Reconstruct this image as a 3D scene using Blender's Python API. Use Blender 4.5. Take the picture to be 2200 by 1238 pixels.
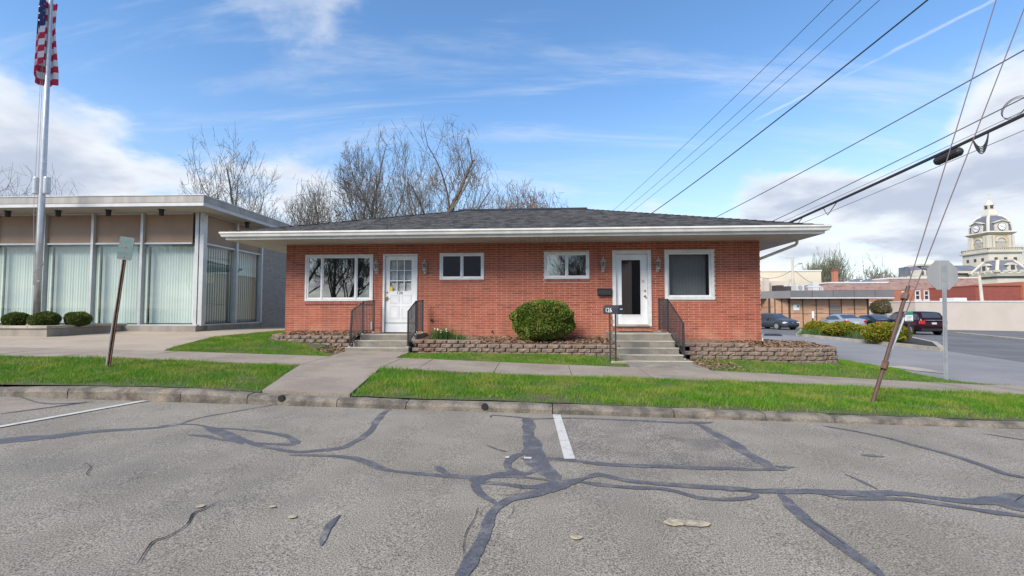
import bpy, bmesh, math, random
import numpy as np
from mathutils import Vector, Matrix
for o in list(bpy.data.objects): bpy.data.objects.remove(o)
S = bpy.context.scene
COL = S.collection
R = math.radians
rng = random.Random(7)
nr = np.random.default_rng(11)

# ------------------------------------------------------------ camera, sky, sun, exposure
F = 1020.0; YAW = R(4.0); PIT = R(2.64); H = 1.42; SL = -.0165     # photo pixels 2200 wide; street falls 1.65 % to the right
cam = bpy.data.cameras.new('camera'); camo = bpy.data.objects.new('camera', cam); COL.objects.link(camo)
cam.sensor_width = 36; cam.lens = 36 * F / 2200; cam.clip_start = .05; cam.clip_end = 3000
camo.location = (0, 0, H); camo.rotation_euler = (R(90) + PIT, 0, YAW)
S.camera = camo
S.view_settings.view_transform = 'Standard'; S.view_settings.look = 'None'
S.view_settings.exposure = 1.15; S.view_settings.gamma = 1
try: S.view_settings.use_curve_mapping = False
except Exception: pass
SUN_EL, SUN_AZ = 41.0, -142.0      # azimuth from +Y towards +X: behind the camera, to the left
sun = bpy.data.lights.new('sun', 'SUN'); suno = bpy.data.objects.new('sun', sun); COL.objects.link(suno)
sun.energy = 2.5; sun.angle = R(26); sun.color = (1, .92, .80)
sd = Vector((math.sin(R(SUN_AZ)) * math.cos(R(SUN_EL)), math.cos(R(SUN_AZ)) * math.cos(R(SUN_EL)), math.sin(R(SUN_EL))))
suno.rotation_euler = sd.to_track_quat('Z', 'Y').to_euler(); suno.location = (-20, -20, 40)

cy, sy, cp, sp = math.cos(YAW), math.sin(YAW), math.cos(PIT), math.sin(PIT)
FW = Vector((-sy * cp, cy * cp, sp)); RT = Vector((cy, sy, 0)); UP = RT.cross(FW); CAM = Vector((0, 0, H))
def ray(x, y): return FW + RT * ((x - 1100) / F) - UP * ((y - 619) / F)
def onY(x, y, Y): r = ray(x, y); return CAM + r * (Y / r.y)
def onX(x, y, X): r = ray(x, y); return CAM + r * (X / r.x)
def onG(x, y, dz=0.): r = ray(x, y); return CAM + r * ((dz - H) / (r.z - SL * r.x))
def atd(x, y, d): return CAM + ray(x, y) * d            # at a given distance along the view axis

class N:                                                # tiny node helper
    def __init__(s, tree): s.t = tree; s.n = tree.nodes; s.l = tree.links
    def new(s, typ, **k):
        n = s.n.new(typ)
        for a, b in k.items():
            if a.startswith('i_'):
                key = a[2:]; key = int(key) if key.isdigit() else key.replace('_', ' ')
                s.put(n.inputs[key], b)
            else: setattr(n, a, b)
        return n
    def put(s, sock, v):
        if isinstance(v, bpy.types.NodeSocket): s.l.new(v, sock)
        elif isinstance(v, bpy.types.Node): s.l.new(v.outputs[0], sock)
        else:
            if hasattr(sock.default_value, '__len__') and not hasattr(v, '__len__'): v = (v,) * len(sock.default_value)
            if hasattr(v, '__len__') and len(sock.default_value) == 4 and len(v) == 3: v = (*v, 1)
            sock.default_value = v
    def m(s, op, a, b=0., c=0., clamp=False):
        n = s.n.new('ShaderNodeMath'); n.operation = op; n.use_clamp = clamp
        s.put(n.inputs[0], a); s.put(n.inputs[1], b); s.put(n.inputs[2], c); return n.outputs[0]
    def v(s, op, a, b=(0, 0, 0), sc=None):
        n = s.n.new('ShaderNodeVectorMath'); n.operation = op; s.put(n.inputs[0], a); s.put(n.inputs[1], b)
        if sc is not None: s.put(n.inputs['Scale'], sc)
        return n.outputs['Value'] if op in ('DOT_PRODUCT', 'LENGTH', 'DISTANCE') else n.outputs[0]
    def ramp(s, f, a, b, lo=0., hi=1., sm=True):
        n = s.n.new('ShaderNodeMapRange'); n.interpolation_type = 'SMOOTHSTEP' if sm else 'LINEAR'
        s.put(n.inputs['Value'], f); s.put(n.inputs['From Min'], a); s.put(n.inputs['From Max'], b); s.put(n.inputs['To Min'], lo); s.put(n.inputs['To Max'], hi)
        return n.outputs['Result']
    def mix(s, f, a, b):
        n = s.n.new('ShaderNodeMix'); n.data_type = 'RGBA'; s.put(n.inputs['Factor'], f); s.put(n.inputs[6], a); s.put(n.inputs[7], b); return n.outputs[2]
    def noise(s, vec, scale, detail=4, rough=.55, dist=0.):
        n = s.n.new('ShaderNodeTexNoise'); s.put(n.inputs['Vector'], vec); s.put(n.inputs['Scale'], scale); n.inputs['Detail'].default_value = detail
        n.inputs['Roughness'].default_value = rough; n.inputs['Distortion'].default_value = dist; return n.outputs[0]

W = bpy.data.worlds.new('World'); S.world = W; W.use_nodes = True
w = N(W.node_tree); w.n.clear()
sky = w.new('ShaderNodeTexSky', sky_type='NISHITA', sun_disc=False, sun_elevation=R(SUN_EL), sun_rotation=R(SUN_AZ), altitude=200, air_density=1.0, dust_density=.12, ozone_density=1.6)
tc = w.new('ShaderNodeTexCoord')
d = w.v('NORMALIZE', tc.outputs['Generated'])
sx = w.new('ShaderNodeSeparateXYZ', i_0=d)
dz = w.m('MAXIMUM', sx.outputs['Z'], 0.0)
den = w.m('ADD', dz, .22)
pl = w.new('ShaderNodeCombineXYZ', i_0=w.m('DIVIDE', sx.outputs['X'], den), i_1=w.m('DIVIDE', sx.outputs['Y'], den), i_2=0.0)
def lobe(px, py, width, gain):                           # wider cloud masses, by direction in the sky
    v = ray(px, py).normalized()
    c = w.v('DOT_PRODUCT', d, tuple(v))
    return w.m('MULTIPLY', w.ramp(c, math.cos(R(width)), 1.0), gain)
cov = w.noise(pl, .55, 2, .5)
big = w.noise(pl, 2.3, 7, .56, .2)
fine = w.noise(w.v('ADD', pl, (3.1, 1.7, .4)), 5.2, 5, .6)
base = w.m('ADD', w.m('ADD', w.m('MULTIPLY', big, .75), w.m('MULTIPLY', cov, .35)), w.m('MULTIPLY', fine, .24))
for a in ((110, 310, 10, .24), (20, 330, 9, .10), (540, -40, 13, .13), (2290, 170, 10, .20), (2050, 240, 6, .10), (2150, 380, 9, .13), (1700, 425, 9, .17), (1950, 470, 7, .10), (1430, 440, 6, .15), (430, 400, 6, .13), (1250, 440, 7, .14), (650, 390, 6, .16),
          (1250, 130, 28, -.20), (720, 200, 12, -.15), (280, 110, 12, -.20), (-40, 60, 10, -.12), (1520, 290, 12, -.12), (1880, 130, 13, -.17), (2050, 330, 5, -.06)):
    base = w.m('ADD', base, lobe(*a))
low = w.ramp(sx.outputs['Z'], .02, .30, .15, 0.)
base = w.m('ADD', base, low)
mask = w.m('MULTIPLY', w.ramp(base, .66, .88), .95)
shade = w.ramp(w.m('ADD', w.m('MULTIPLY', w.noise(w.v('ADD', pl, (.10, .16, .0)), 2.1, 5, .55), .9), w.m('MULTIPLY', base, .75)), .98, 1.32)
cloud = w.mix(shade, (.43, .445, .465, 1), (.25, .278, .34, 1))
# thin high streaks
st = w.new('ShaderNodeMapping', i_0=pl); st.inputs['Rotation'].default_value = (0, 0, R(-28)); st.inputs['Scale'].default_value = (.55, 2.6, 1)
cir = w.m('MULTIPLY', w.ramp(w.noise(st.outputs[0], 1.6, 6, .62, .5), .47, .80), .55)
# contrail: a narrow band along a great circle
ca, cb = ray(1690, 226).normalized(), ray(2100, 20).normalized()
cn = ca.cross(cb).normalized(); cm = (ca + cb).normalized()
wob = w.m('MULTIPLY', w.m('SUBTRACT', fine, .5), .012)
band = w.ramp(w.m('ABSOLUTE', w.m('ADD', w.v('DOT_PRODUCT', d, tuple(cn)), wob)), .0034, .0004)
alo = w.ramp(w.v('DOT_PRODUCT', d, tuple(cm)), math.cos(R(11.5)), math.cos(R(7)))
trail = w.m('MULTIPLY', w.m('MULTIPLY', band, alo), w.ramp(fine, .38, .6, .10, .40))
skyc = w.v('SCALE', sky.outputs[0], sc=.085)
hs = w.new('ShaderNodeHueSaturation', i_Saturation=w.ramp(sx.outputs['Z'], .05, .45, .93, 1.17), i_Value=w.ramp(sx.outputs['Z'], .0, .35, .80, 1.27), i_Color=skyc)
c1 = w.mix(w.m('MAXIMUM', cir, trail), hs.outputs[0], (.40, .425, .46, 1))
c2 = w.mix(mask, c1, cloud)
bg = w.new('ShaderNodeBackground', i_Color=c2, i_Strength=1.0)
w.l.new(bg.outputs[0], w.new('ShaderNodeOutputWorld').inputs[0])

# ------------------------------------------------------------ materials
MATS = {}
def mat(name, col, rough=.7, col2=None, scale=6., var=.5, bump=0., bscale=40., metal=0., spec=.5, fine=0., fscale=120., stain=None, streak=False, lo=.35, hi=.65):
    """colour noise between col and col2, fine speckle, bump - all by place in the world"""
    m_ = bpy.data.materials.new(name); m_.use_nodes = True; n = N(m_.node_tree); n.n.clear()
    out = n.new('ShaderNodeOutputMaterial'); b = n.new('ShaderNodeBsdfPrincipled')
    pos = n.new('ShaderNodeNewGeometry').outputs['Position']
    if streak: pos = n.v('MULTIPLY', pos, (1, 1, .12))
    c = (*col, 1)
    if col2 is not None:
        c = n.mix(n.m('MULTIPLY', n.ramp(n.noise(pos, scale, 5, .6), lo, hi), var * 2 if var < .5 else 1., clamp=True), (*col, 1), (*col2, 1))
    if stain is not None:
        c = n.mix(n.m('MULTIPLY', n.ramp(n.noise(n.v('ADD', pos, (7, 3, 1)), stain[1], 5, .65), .5, .72), stain[2]), c, (*stain[0], 1))
    if fine:
        f = n.noise(pos, fscale, 2, .6)
        k = n.ramp(f, .3, .7, 1 - fine, 1 + fine, sm=False)
        c = n.v('SCALE', c, sc=k)
    n.put(b.inputs['Base Color'], c)
    b.inputs['Roughness'].default_value = rough; b.inputs['Metallic'].default_value = metal; b.inputs['Specular IOR Level'].default_value = spec
    if bump:
        bn = n.new('ShaderNodeBump', i_Strength=bump, i_Distance=.02, i_Height=n.noise(pos, bscale, 4, .6)); n.l.new(bn.outputs[0], b.inputs['Normal'])
    n.l.new(b.outputs[0], out.inputs[0]); MATS[name] = m_; return m_
def brickmat(name, c1, c2, c3, lx=.305, lz=.0677, rough=.75, axis='X', org=(0, 0), fade=None, splash=None):
    m_ = bpy.data.materials.new(name); m_.use_nodes = True; n = N(m_.node_tree); n.n.clear()
    out = n.new('ShaderNodeOutputMaterial'); b = n.new('ShaderNodeBsdfPrincipled', i_Roughness=rough)
    pos = n.new('ShaderNodeNewGeometry').outputs['Position']; s = n.new('ShaderNodeSeparateXYZ', i_0=pos)
    row = n.m('FLOOR', n.m('DIVIDE', n.m('SUBTRACT', s.outputs['Z'], org[1]), lz))
    off = n.m('MULTIPLY', n.m('MODULO', n.m('ABSOLUTE', row), 2.), lx / 2)
    cellx = n.m('FLOOR', n.m('DIVIDE', n.m('SUBTRACT', n.m('SUBTRACT', s.outputs[axis], org[0]), off), lx))
    wn = n.new('ShaderNodeTexWhiteNoise', noise_dimensions='2D'); n.put(wn.inputs['Vector'], n.new('ShaderNodeCombineXYZ', i_0=cellx, i_1=row, i_2=0.))
    c = n.mix(n.ramp(wn.outputs['Value'], .0, 1., sm=False), (*c1, 1), (*c2, 1))
    c = n.mix(n.m('GREATER_THAN', wn.outputs['Value'], .93), c, (*c3, 1))
    c = n.mix(n.m('MULTIPLY', n.ramp(n.noise(pos, 1.3, 5, .6), .4, .7), .35), c, (*(fade or c1), 1))
    if splash:                                            # pale splashed dirt low on the wall, run-off streaks above
        lowm = n.m('MULTIPLY', n.ramp(s.outputs['Z'], 1.25, .55), n.ramp(n.noise(n.v('ADD', pos, (4, 2, 0)), 1.6, 5, .65), .38, .66))
        c = n.mix(n.m('MULTIPLY', lowm, .75), c, (*splash, 1))
        stk = n.noise(n.v('MULTIPLY', pos, (5., 1., .35)), 1.3, 5, .6)
        c = n.v('SCALE', c, sc=n.ramp(stk, .35, .68, .80, 1.12))
    c = n.v('SCALE', c, sc=n.ramp(n.noise(pos, 90, 3, .6), .3, .7, .86, 1.14, sm=False))
    n.put(b.inputs['Base Color'], c)
    bn = n.new('ShaderNodeBump', i_Strength=.35, i_Distance=.01, i_Height=n.noise(pos, 130, 3)); n.l.new(bn.outputs[0], b.inputs['Normal'])
    n.l.new(b.outputs[0], out.inputs[0]); MATS[name] = m_; return m_
def glass(name, tint, ior=1.6, rough=.0, gl=(1, 1, 1)):
    m_ = bpy.data.materials.new(name); m_.use_nodes = True; n = N(m_.node_tree); n.n.clear()
    out = n.new('ShaderNodeOutputMaterial'); fr = n.new('ShaderNodeFresnel', i_IOR=ior)
    t = n.new('ShaderNodeBsdfTransparent', i_Color=(*tint, 1)); g = n.new('ShaderNodeBsdfGlossy', i_Roughness=rough, i_Color=(*gl, 1))
    bk = n.new('ShaderNodeNewGeometry').outputs['Backfacing']; fac = n.m('MULTIPLY', fr.outputs[0], n.m('SUBTRACT', 1., bk))
    mx = n.new('ShaderNodeMixShader'); n.l.new(fac, mx.inputs[0]); n.l.new(t.outputs[0], mx.inputs[1]); n.l.new(g.outputs[0], mx.inputs[2])
    n.l.new(mx.outputs[0], out.inputs[0]); MATS[name] = m_; return m_
def leafmat(name, c1, c2, c3, patch=1.2, rough=.6, trans=.25, attr=True):
    m_ = bpy.data.materials.new(name); m_.use_nodes = True; n = N(m_.node_tree); n.n.clear()
    out = n.new('ShaderNodeOutputMaterial'); b = n.new('ShaderNodeBsdfPrincipled', i_Roughness=rough); b.inputs['Specular IOR Level'].default_value = .3
    pos = n.new('ShaderNodeNewGeometry').outputs['Position']
    at = n.new('ShaderNodeAttribute', attribute_name='rnd')
    c = n.mix(at.outputs['Fac'], (*c1, 1), (*c2, 1))
    c = n.mix(n.ramp(n.noise(pos, patch, 5, .65), .42, .66), c, (*c3, 1))
    n.put(b.inputs['Base Color'], c)
    tr = n.new('ShaderNodeBsdfTranslucent', i_Color=c); mx = n.new('ShaderNodeMixShader', i_0=trans)
    n.l.new(b.outputs[0], mx.inputs[1]); n.l.new(tr.outputs[0], mx.inputs[2]); n.l.new(mx.outputs[0], out.inputs[0]); MATS[name] = m_; return m_

mat('asphalt', (.205, .182, .148), .88, (.255, .229, .189), 1.1, bump=.4, bscale=140, fine=.78, fscale=100, stain=((.13, .124, .118), .45, .55))
mat('asphalt_patch', (.235, .21, .182), .9, (.19, .168, .145), 2.3, bump=.5, bscale=120, fine=.95, fscale=80, stain=((.09, .085, .08), 1.6, .6))
mat('asphalt_lot', (.10, .098, .10), .8, (.15, .147, .148), .35, bump=.3, bscale=60, fine=.2, fscale=50)
mat('asphalt_drive', (.25, .242, .24), .8, (.21, .203, .203), .4, bump=.3, bscale=60, fine=.18, fscale=50)
mat('tar', (.088, .088, .100), .65, (.19, .178, .168), 5.0, fine=.35, fscale=55, bump=.3, bscale=60, lo=.45, hi=.78)
mat('crack', (.02, .02, .02), .95)
mat('paint_white', (.50, .49, .46), .75, (.30, .285, .26), 9, fine=.15, fscale=80, lo=.5, hi=.75)
mat('paint_yellow', (.46, .37, .24), .85, (.24, .22, .19), 22, fine=.2, fscale=80)
mat('concrete_walk', (.30, .252, .205), .9, (.24, .20, .163), 1.2, bump=.4, bscale=90, fine=.30, fscale=75, stain=((.15, .135, .12), .9, .45))
mat('concrete_plaza', (.38, .315, .25), .9, (.32, .265, .21), .8, bump=.3, bscale=80, fine=.18, fscale=70)
mat('concrete_kerb', (.215, .188, .152), .9, (.085, .075, .063), 3.6, bump=.6, bscale=35, fine=.25, fscale=60, stain=((.33, .25, .17), 2.2, .6))
mat('concrete_step', (.235, .215, .175), .9, (.165, .152, .13), 2.4, bump=.5, bscale=40, fine=.2, fscale=60, stain=((.33, .31, .27), 3, .5))
mat('concrete_pale', (.42, .38, .31), .9, (.30, .27, .22), 2, bump=.3, bscale=40, fine=.15)
mat('plinth', (.32, .285, .24), .9, (.24, .21, .18), 2, fine=.12, streak=True)
mat('soil', (.085, .060, .040), .95, (.13, .10, .068), 6, bump=.8, bscale=30, fine=.4, fscale=60)
mat('lawn_soil', (.055, .085, .022), .95, (.10, .085, .045), 2.2, bump=.8, bscale=30, fine=.4, fscale=60)
mat('mulch', (.15, .085, .055), .95, (.24, .16, .11), 9, bump=1, bscale=35, fine=.5, fscale=45)
mat('mulch_black', (.018, .016, .016), .95, (.04, .035, .035), 9, bump=1, bscale=35)
brickmat('brick_red', (.295, .066, .036), (.37, .098, .056), (.235, .052, .032), org=(-7.83, .31), fade=(.39, .125, .075), splash=(.48, .225, .145))
mat('mortar', (.60, .39, .28), .9, (.46, .29, .21), 2.2, fine=.1)
brickmat('brick_grey', (.33, .30, .27), (.40, .365, .33), (.28, .255, .23), lx=.21, lz=.07, axis='Y')
mat('mortar_grey', (.24, .22, .20), .9)
brickmat('brick_tan', (.42, .24, .145), (.48, .29, .18), (.35, .19, .115), lx=.6, lz=.2)
brickmat('brick_orange', (.34, .13, .075), (.38, .155, .09), (.28, .10, .06), lx=.4, lz=.14)
brickmat('brick_faded', (.30, .19, .165), (.37, .26, .235), (.24, .14, .12), lx=.5, lz=.2)
brickmat('brick_dark', (.24, .062, .046), (.27, .075, .055), (.22, .055, .04), lx=.4, lz=.14)
brickmat('sill_brick', (.27, .085, .06), (.33, .12, .09), (.24, .07, .055), lx=.072, lz=5)
mat('white_paint', (.74, .745, .75), .45, (.66, .665, .67), 3, fine=.02)
mat('white_frame', (.66, .67, .67), .4, (.56, .57, .57), 5)
mat('gutter_white', (.72, .71, .68), .4, (.60, .59, .56), 2.5, streak=False)
mat('soffit', (.55, .53, .49), .6, (.48, .46, .43), 1.5)
mat('shingle', (.024, .023, .024), .95, (.085, .082, .080), 3.4, bump=.6, bscale=80, fine=.45, fscale=30)
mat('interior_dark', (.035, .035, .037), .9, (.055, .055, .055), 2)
glass('window_glass', (.75, .77, .78), 3.1)
glass('office_glass', (.90, .935, .92), 1.72)
glass('door_glass', (.96, .97, .97), 1.4)
mat('curtain_grey', (.62, .62, .60), .9)
glass('lamp_glass', (.8, .8, .78), 1.5, .1)
mat('blind_white', (.72, .72, .70), .6)
mat('brass', (.45, .33, .16), .35, metal=.9)
mat('steel', (.45, .45, .45), .35, metal=.9)
mat('black_iron', (.022, .023, .027), .45, (.035, .035, .04), 12)
mat('black_plastic', (.02, .02, .023), .6)
mat('mailbox_black', (.03, .033, .042), .5)
mat('lantern_metal', (.52, .50, .47), .5, (.36, .34, .32), 20, metal=.2)
mat('rubber_mat', (.03, .03, .03), .95)
mat('yellow_tag', (.75, .45, .03), .6)
mat('digit_white', (.75, .75, .72), .6)
mat('digit_black', (.03, .03, .03), .6)
mat('tan_tag', (.55, .42, .33), .7)
mat('aluminium', (.55, .56, .56), .42, (.48, .49, .49), 2, metal=.35)
mat('fascia_grey', (.40, .375, .345), .6, (.30, .28, .26), 3, streak=True)
mat('fascia_white', (.56, .57, .585), .5, (.50, .51, .525), 3)
mat('office_soffit', (.42, .40, .36), .7)
mat('spandrel', (.27, .178, .118), .55, (.31, .21, .145), .8)
mat('blind_green', (.79, .825, .80), .7)
mat('blind_gap', (.30, .36, .34), .8)
mat('pole_metal', (.56, .56, .58), .38, (.48, .48, .50), 8, metal=.55, streak=False)
mat('rope', (.35, .33, .3), .9)
mat('flag_red', (.52, .02, .07), .8); mat('flag_white', (.70, .70, .74), .8); mat('flag_blue', (.03, .035, .13), .8)
mat('sign_faded', (.115, .155, .155), .6, (.15, .135, .145), 14, lo=.45, hi=.6)
mat('sign_teal', (.05, .22, .205), .6, (.10, .21, .20), 25)
mat('rust_post', (.075, .042, .030), .8, (.15, .075, .045), 9, bump=.4, bscale=60, streak=False)
mat('galvanised', (.40, .42, .44), .5, (.32, .345, .37), 7, metal=.4, fine=.06)
mat('sign_back', (.33, .335, .335), .5, (.29, .295, .295), 3, streak=True)
mat('guard_brown', (.105, .055, .042), .7, (.135, .075, .06), 7)
mat('wire_dark', (.025, .025, .028), .6); mat('wire_grey', (.09, .09, .095), .6); mat('wire_guy', (.13, .09, .085), .6)
mat('wood_pole', (.20, .155, .12), .9, (.29, .23, .18), 5, streak=True)
mat('wood_pale', (.48, .44, .38), .9, (.38, .34, .29), 5, streak=True)
brickmat('block_wall', (.205, .155, .128), (.27, .215, .185), (.16, .135, .12), lx=.31, lz=.101, rough=.95, fade=(.19, .16, .14))
mat('block_stone', (.25, .182, .14), .95, (.175, .135, .108), 3.4, bump=.9, bscale=28, fine=.3, fscale=45, stain=((.16, .075, .05), 1.7, .55))
mat('bark', (.165, .138, .110), .95, (.105, .088, .07), 1.2)
mat('bark_grey', (.21, .188, .160), .95, (.14, .125, .106), 1.2)
mat('bark_red', (.21, .145, .10), .95, (.16, .12, .09), 1.2)
mat('bark_green', (.17, .175, .11), .95, (.13, .13, .09), 1.2)
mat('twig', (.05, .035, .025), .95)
leafmat('grass_blade', (.062, .20, .010), (.175, .34, .026), (.28, .33, .055), patch=1.6, trans=.35)
leafmat('shrub_leaf', (.068, .125, .015), (.155, .215, .030), (.20, .22, .042), patch=3.5)
leafmat('boxwood_leaf', (.05, .085, .014), (.11, .145, .03), (.13, .15, .035), patch=5)
leafmat('yew_leaf', (.15, .18, .012), (.25, .265, .02), (.28, .22, .03), patch=2.2)
leafmat('topiary_leaf', (.07, .085, .03), (.13, .12, .05), (.15, .10, .05), patch=3)
leafmat('tuft_leaf', (.06, .15, .03), (.13, .22, .06), (.10, .16, .05), patch=5)
leafmat('chip', (.15, .085, .052), (.34, .24, .155), (.24, .155, .10), patch=4, trans=0)
mat('daffodil', (.75, .72, .55), .6)
mat('fascia_bank', (.145, .14, .145), .6, (.165, .16, .165), .6)
mat('door_grey', (.17, .165, .16), .6)
mat('dark_trim', (.045, .035, .03), .7)
mat('cream_wall', (.60, .54, .42), .85, (.56, .50, .39), .5)
mat('cream_siding', (.62, .56, .42), .7)
mat('tan_block', (.52, .455, .40), .9, (.48, .42, .365), .5)
mat('roof_flat', (.35, .35, .36), .8)
mat('hvac', (.55, .55, .55), .6)
mat('blue_board', (.16, .33, .55), .6); mat('red_script', (.5, .04, .05), .6)
mat('green_sign', (.02, .20, .10), .5); mat('white_sign', (.70, .72, .70), .5); mat('sign_text', (.10, .12, .12), .6)
mat('stone_court', (.58, .54, .46), .85, (.50, .465, .39), .25)
mat('stone_gold', (.46, .375, .24), .85, (.40, .32, .20), .3)
mat('slate', (.115, .125, .165), .8, (.145, .155, .195), .3)
mat('court_dark', (.06, .062, .07), .7); mat('louvre', (.42, .43, .42), .8)
mat('clock_face', (.78, .80, .84), .5); mat('clock_hand', (.03, .03, .05), .5)
mat('tyre', (.02, .02, .021), .9); mat('rim', (.50, .50, .51), .35, metal=.6); mat('car_black_trim', (.015, .015, .017), .5)
mat('tail_red', (.42, .012, .02), .25); mat('lamp_clear', (.72, .73, .75), .2); mat('plate', (.5, .52, .5), .5); mat('chrome', (.6, .6, .62), .2, metal=.9)
mat('car_glass', (.035, .043, .055), .04, spec=1.0)
mat('car_grey', (.075, .085, .10), .25, metal=.5); mat('car_silver', (.42, .435, .47), .25, metal=.5); mat('car_navy', (.012, .012, .020), .2, metal=.3); mat('car_maroon', (.030, .006, .012), .2, metal=.35)
mat('shutter', (.10, .16, .2), .6); mat('brick_far', (.09, .07, .065), .9); mat('roof_far', (.06, .06, .065), .9); mat('terrain', (.12, .12, .10), .95, (.10, .12, .06), .05)

# ------------------------------------------------------------ mesh helpers
class MB:
    def __init__(s): s.v = []; s.f = []
    def add(s, vs, fs):
        o = len(s.v); s.v += [tuple(p) for p in vs]; s.f += [tuple(i + o for i in f) for f in fs]; return s
    def box(s, x0, x1, y0, y1, z0, z1):
        return s.add([(x0, y0, z0), (x1, y0, z0), (x1, y1, z0), (x0, y1, z0), (x0, y0, z1), (x1, y0, z1), (x1, y1, z1), (x0, y1, z1)],
                     [(0, 3, 2, 1), (4, 5, 6, 7), (0, 1, 5, 4), (1, 2, 6, 5), (2, 3, 7, 6), (3, 0, 4, 7)])
    def hexa(s, b, t):                                    # 4 bottom points, 4 top points (counter-clockwise from above)
        return s.add(list(b) + list(t), [(0, 3, 2, 1), (4, 5, 6, 7), (0, 1, 5, 4), (1, 2, 6, 5), (2, 3, 7, 6), (3, 0, 4, 7)])
    def bbox(s, x0, x1, y0, y1, z0, z1, b=.01):           # box with its edges cut
        xs = [(x0, y0), (x1, y0), (x1, y1), (x0, y1)]
        def ring(i, z):
            a, c, e, g = x0 + i, x1 - i, y0 + i, y1 - i
            return [(a + b, e, z), (c - b, e, z), (c, e + b, z), (c, g - b, z), (c - b, g, z), (a + b, g, z), (a, g - b, z), (a, e + b, z)]
        r = ring(b, z0) + ring(0, z0 + b) + ring(0, z1 - b) + ring(b, z1)
        f = [tuple(range(7, -1, -1)), tuple(range(24, 32))]
        for k in range(3):
            for i in range(8): f.append((k * 8 + i, k * 8 + (i + 1) % 8, k * 8 + 8 + (i + 1) % 8, k * 8 + 8 + i))
        return s.add(r, f)
    def tube(s, pts, r, n=8, cap=True, r2=None):
        pts = [Vector(p) for p in pts]; m = len(pts); base = len(s.v); prev = None
        for i, p in enumerate(pts):
            t = (pts[min(i + 1, m - 1)] - pts[max(i - 1, 0)]).normalized()
            if prev is None: a = t.orthogonal().normalized()
            else: a = (prev - t * prev.dot(t)).normalized()
            prev = a; b = t.cross(a)
            rr = r[i] if hasattr(r, '__len__') else (r if r2 is None else r + (r2 - r) * i / (m - 1))
            for k in range(n):
                g = 2 * math.pi * k / n; s.v.append(tuple(p + a * (rr * math.cos(g)) + b * (rr * math.sin(g))))
        for i in range(m - 1):
            for k in range(n):
                s.f.append((base + i * n + k, base + i * n + (k + 1) % n, base + (i + 1) * n + (k + 1) % n, base + (i + 1) * n + k))
        if cap: s.f.append(tuple(base + k for k in range(n - 1, -1, -1))); s.f.append(tuple(base + (m - 1) * n + k for k in range(n)))
        return s
    def bar(s, a, b, wx, wy=None):                        # square bar between two points
        a, b = Vector(a), Vector(b); wy = wy or wx; t = (b - a).normalized()
        u = Vector((0, 0, 1)).cross(t) if abs(t.z) < .95 else Vector((1, 0, 0)); u.normalize(); v = t.cross(u)
        q = [(-1, -1), (1, -1), (1, 1), (-1, 1)]
        return s.hexa([a + u * (i * wx / 2) + v * (j * wy / 2) for i, j in q], [b + u * (i * wx / 2) + v * (j * wy / 2) for i, j in q])
    def lathe(s, prof, c=(0, 0, 0), n=16, rot=0.):
        base = len(s.v); c = Vector(c)
        for r, z in prof:
            for k in range(n):
                g = 2 * math.pi * k / n + rot; s.v.append((c.x + r * math.cos(g), c.y + r * math.sin(g), c.z + z))
        for i in range(len(prof) - 1):
            for k in range(n): s.f.append((base + i * n + k, base + i * n + (k + 1) % n, base + (i + 1) * n + (k + 1) % n, base + (i + 1) * n + k))
        s.f.append(tuple(base + k for k in range(n - 1, -1, -1))); s.f.append(tuple(base + (len(prof) - 1) * n + k for k in range(n)))
        return s
    def sheet(s, A, B):                                   # ruled strip between two polylines
        o = len(s.v); n = len(A); s.v += [tuple(p) for p in A] + [tuple(p) for p in B]
        for i in range(n - 1): s.f.append((o + i, o + i + 1, o + n + i + 1, o + n + i))
        return s
    def poly(s, pts): return s.add(pts, [tuple(range(len(pts)))])
    def prism(s, pts, vec):                               # flat polygon pushed along vec
        n = len(pts); pts = [Vector(p) for p in pts]; vec = Vector(vec)
        return s.add(pts + [p + vec for p in pts], [tuple(range(n - 1, -1, -1)), tuple(range(n, 2 * n))] + [(i, (i + 1) % n, n + (i + 1) % n, n + i) for i in range(n)])
    def build(s, name, m, parent=None, smooth=False, local=False, kind=None, fix=True):
        return mesh_obj(name, s.v, s.f, m, parent, smooth, local, kind, fix)
WM = {}
def wm(o):
    if o is None: return Matrix.Identity(4)
    return WM.get(o.name, Matrix.Identity(4))
def mesh_obj(name, v, f, m, parent=None, smooth=False, local=False, kind=None, fix=True):
    me = bpy.data.meshes.new(name); me.from_pydata([tuple(p) for p in v], [], f)
    if parent is not None and not local: me.transform(wm(parent).inverted())
    if fix:
        bm = bmesh.new(); bm.from_mesh(me); bmesh.ops.recalc_face_normals(bm, faces=bm.faces); bm.to_mesh(me); bm.free()
    me.materials.append(MATS[m] if isinstance(m, str) else m)
    if smooth: me.shade_smooth()
    o = bpy.data.objects.new(name, me); COL.objects.link(o)
    if parent is not None: o.parent = parent; WM[o.name] = wm(parent)
    if kind: o['kind'] = kind
    return o
def tag(o, label, cat, group=None):
    o['label'] = label; o['category'] = cat
    if group: o['group'] = group
    return o
def thing(name, label, cat, loc=(0, 0, 0), rz=0., group=None):
    o = bpy.data.objects.new(name, None); COL.objects.link(o); o.empty_display_size = .2
    o.location = loc; o.rotation_euler = (0, 0, rz); WM[o.name] = Matrix.Translation(Vector(loc)) @ Matrix.Rotation(rz, 4, 'Z')
    return tag(o, label, cat, group)
def struct(o): o['kind'] = 'structure'; return o
def inst(me_obj, name, loc, parent, rot=None, scale=None):
    """another object on the same mesh, parent-local place"""
    o = bpy.data.objects.new(name, me_obj.data); COL.objects.link(o); o.location = loc; o.parent = parent
    if rot: o.rotation_euler = rot
    if scale: o.scale = scale
    WM[o.name] = wm(parent); return o
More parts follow.
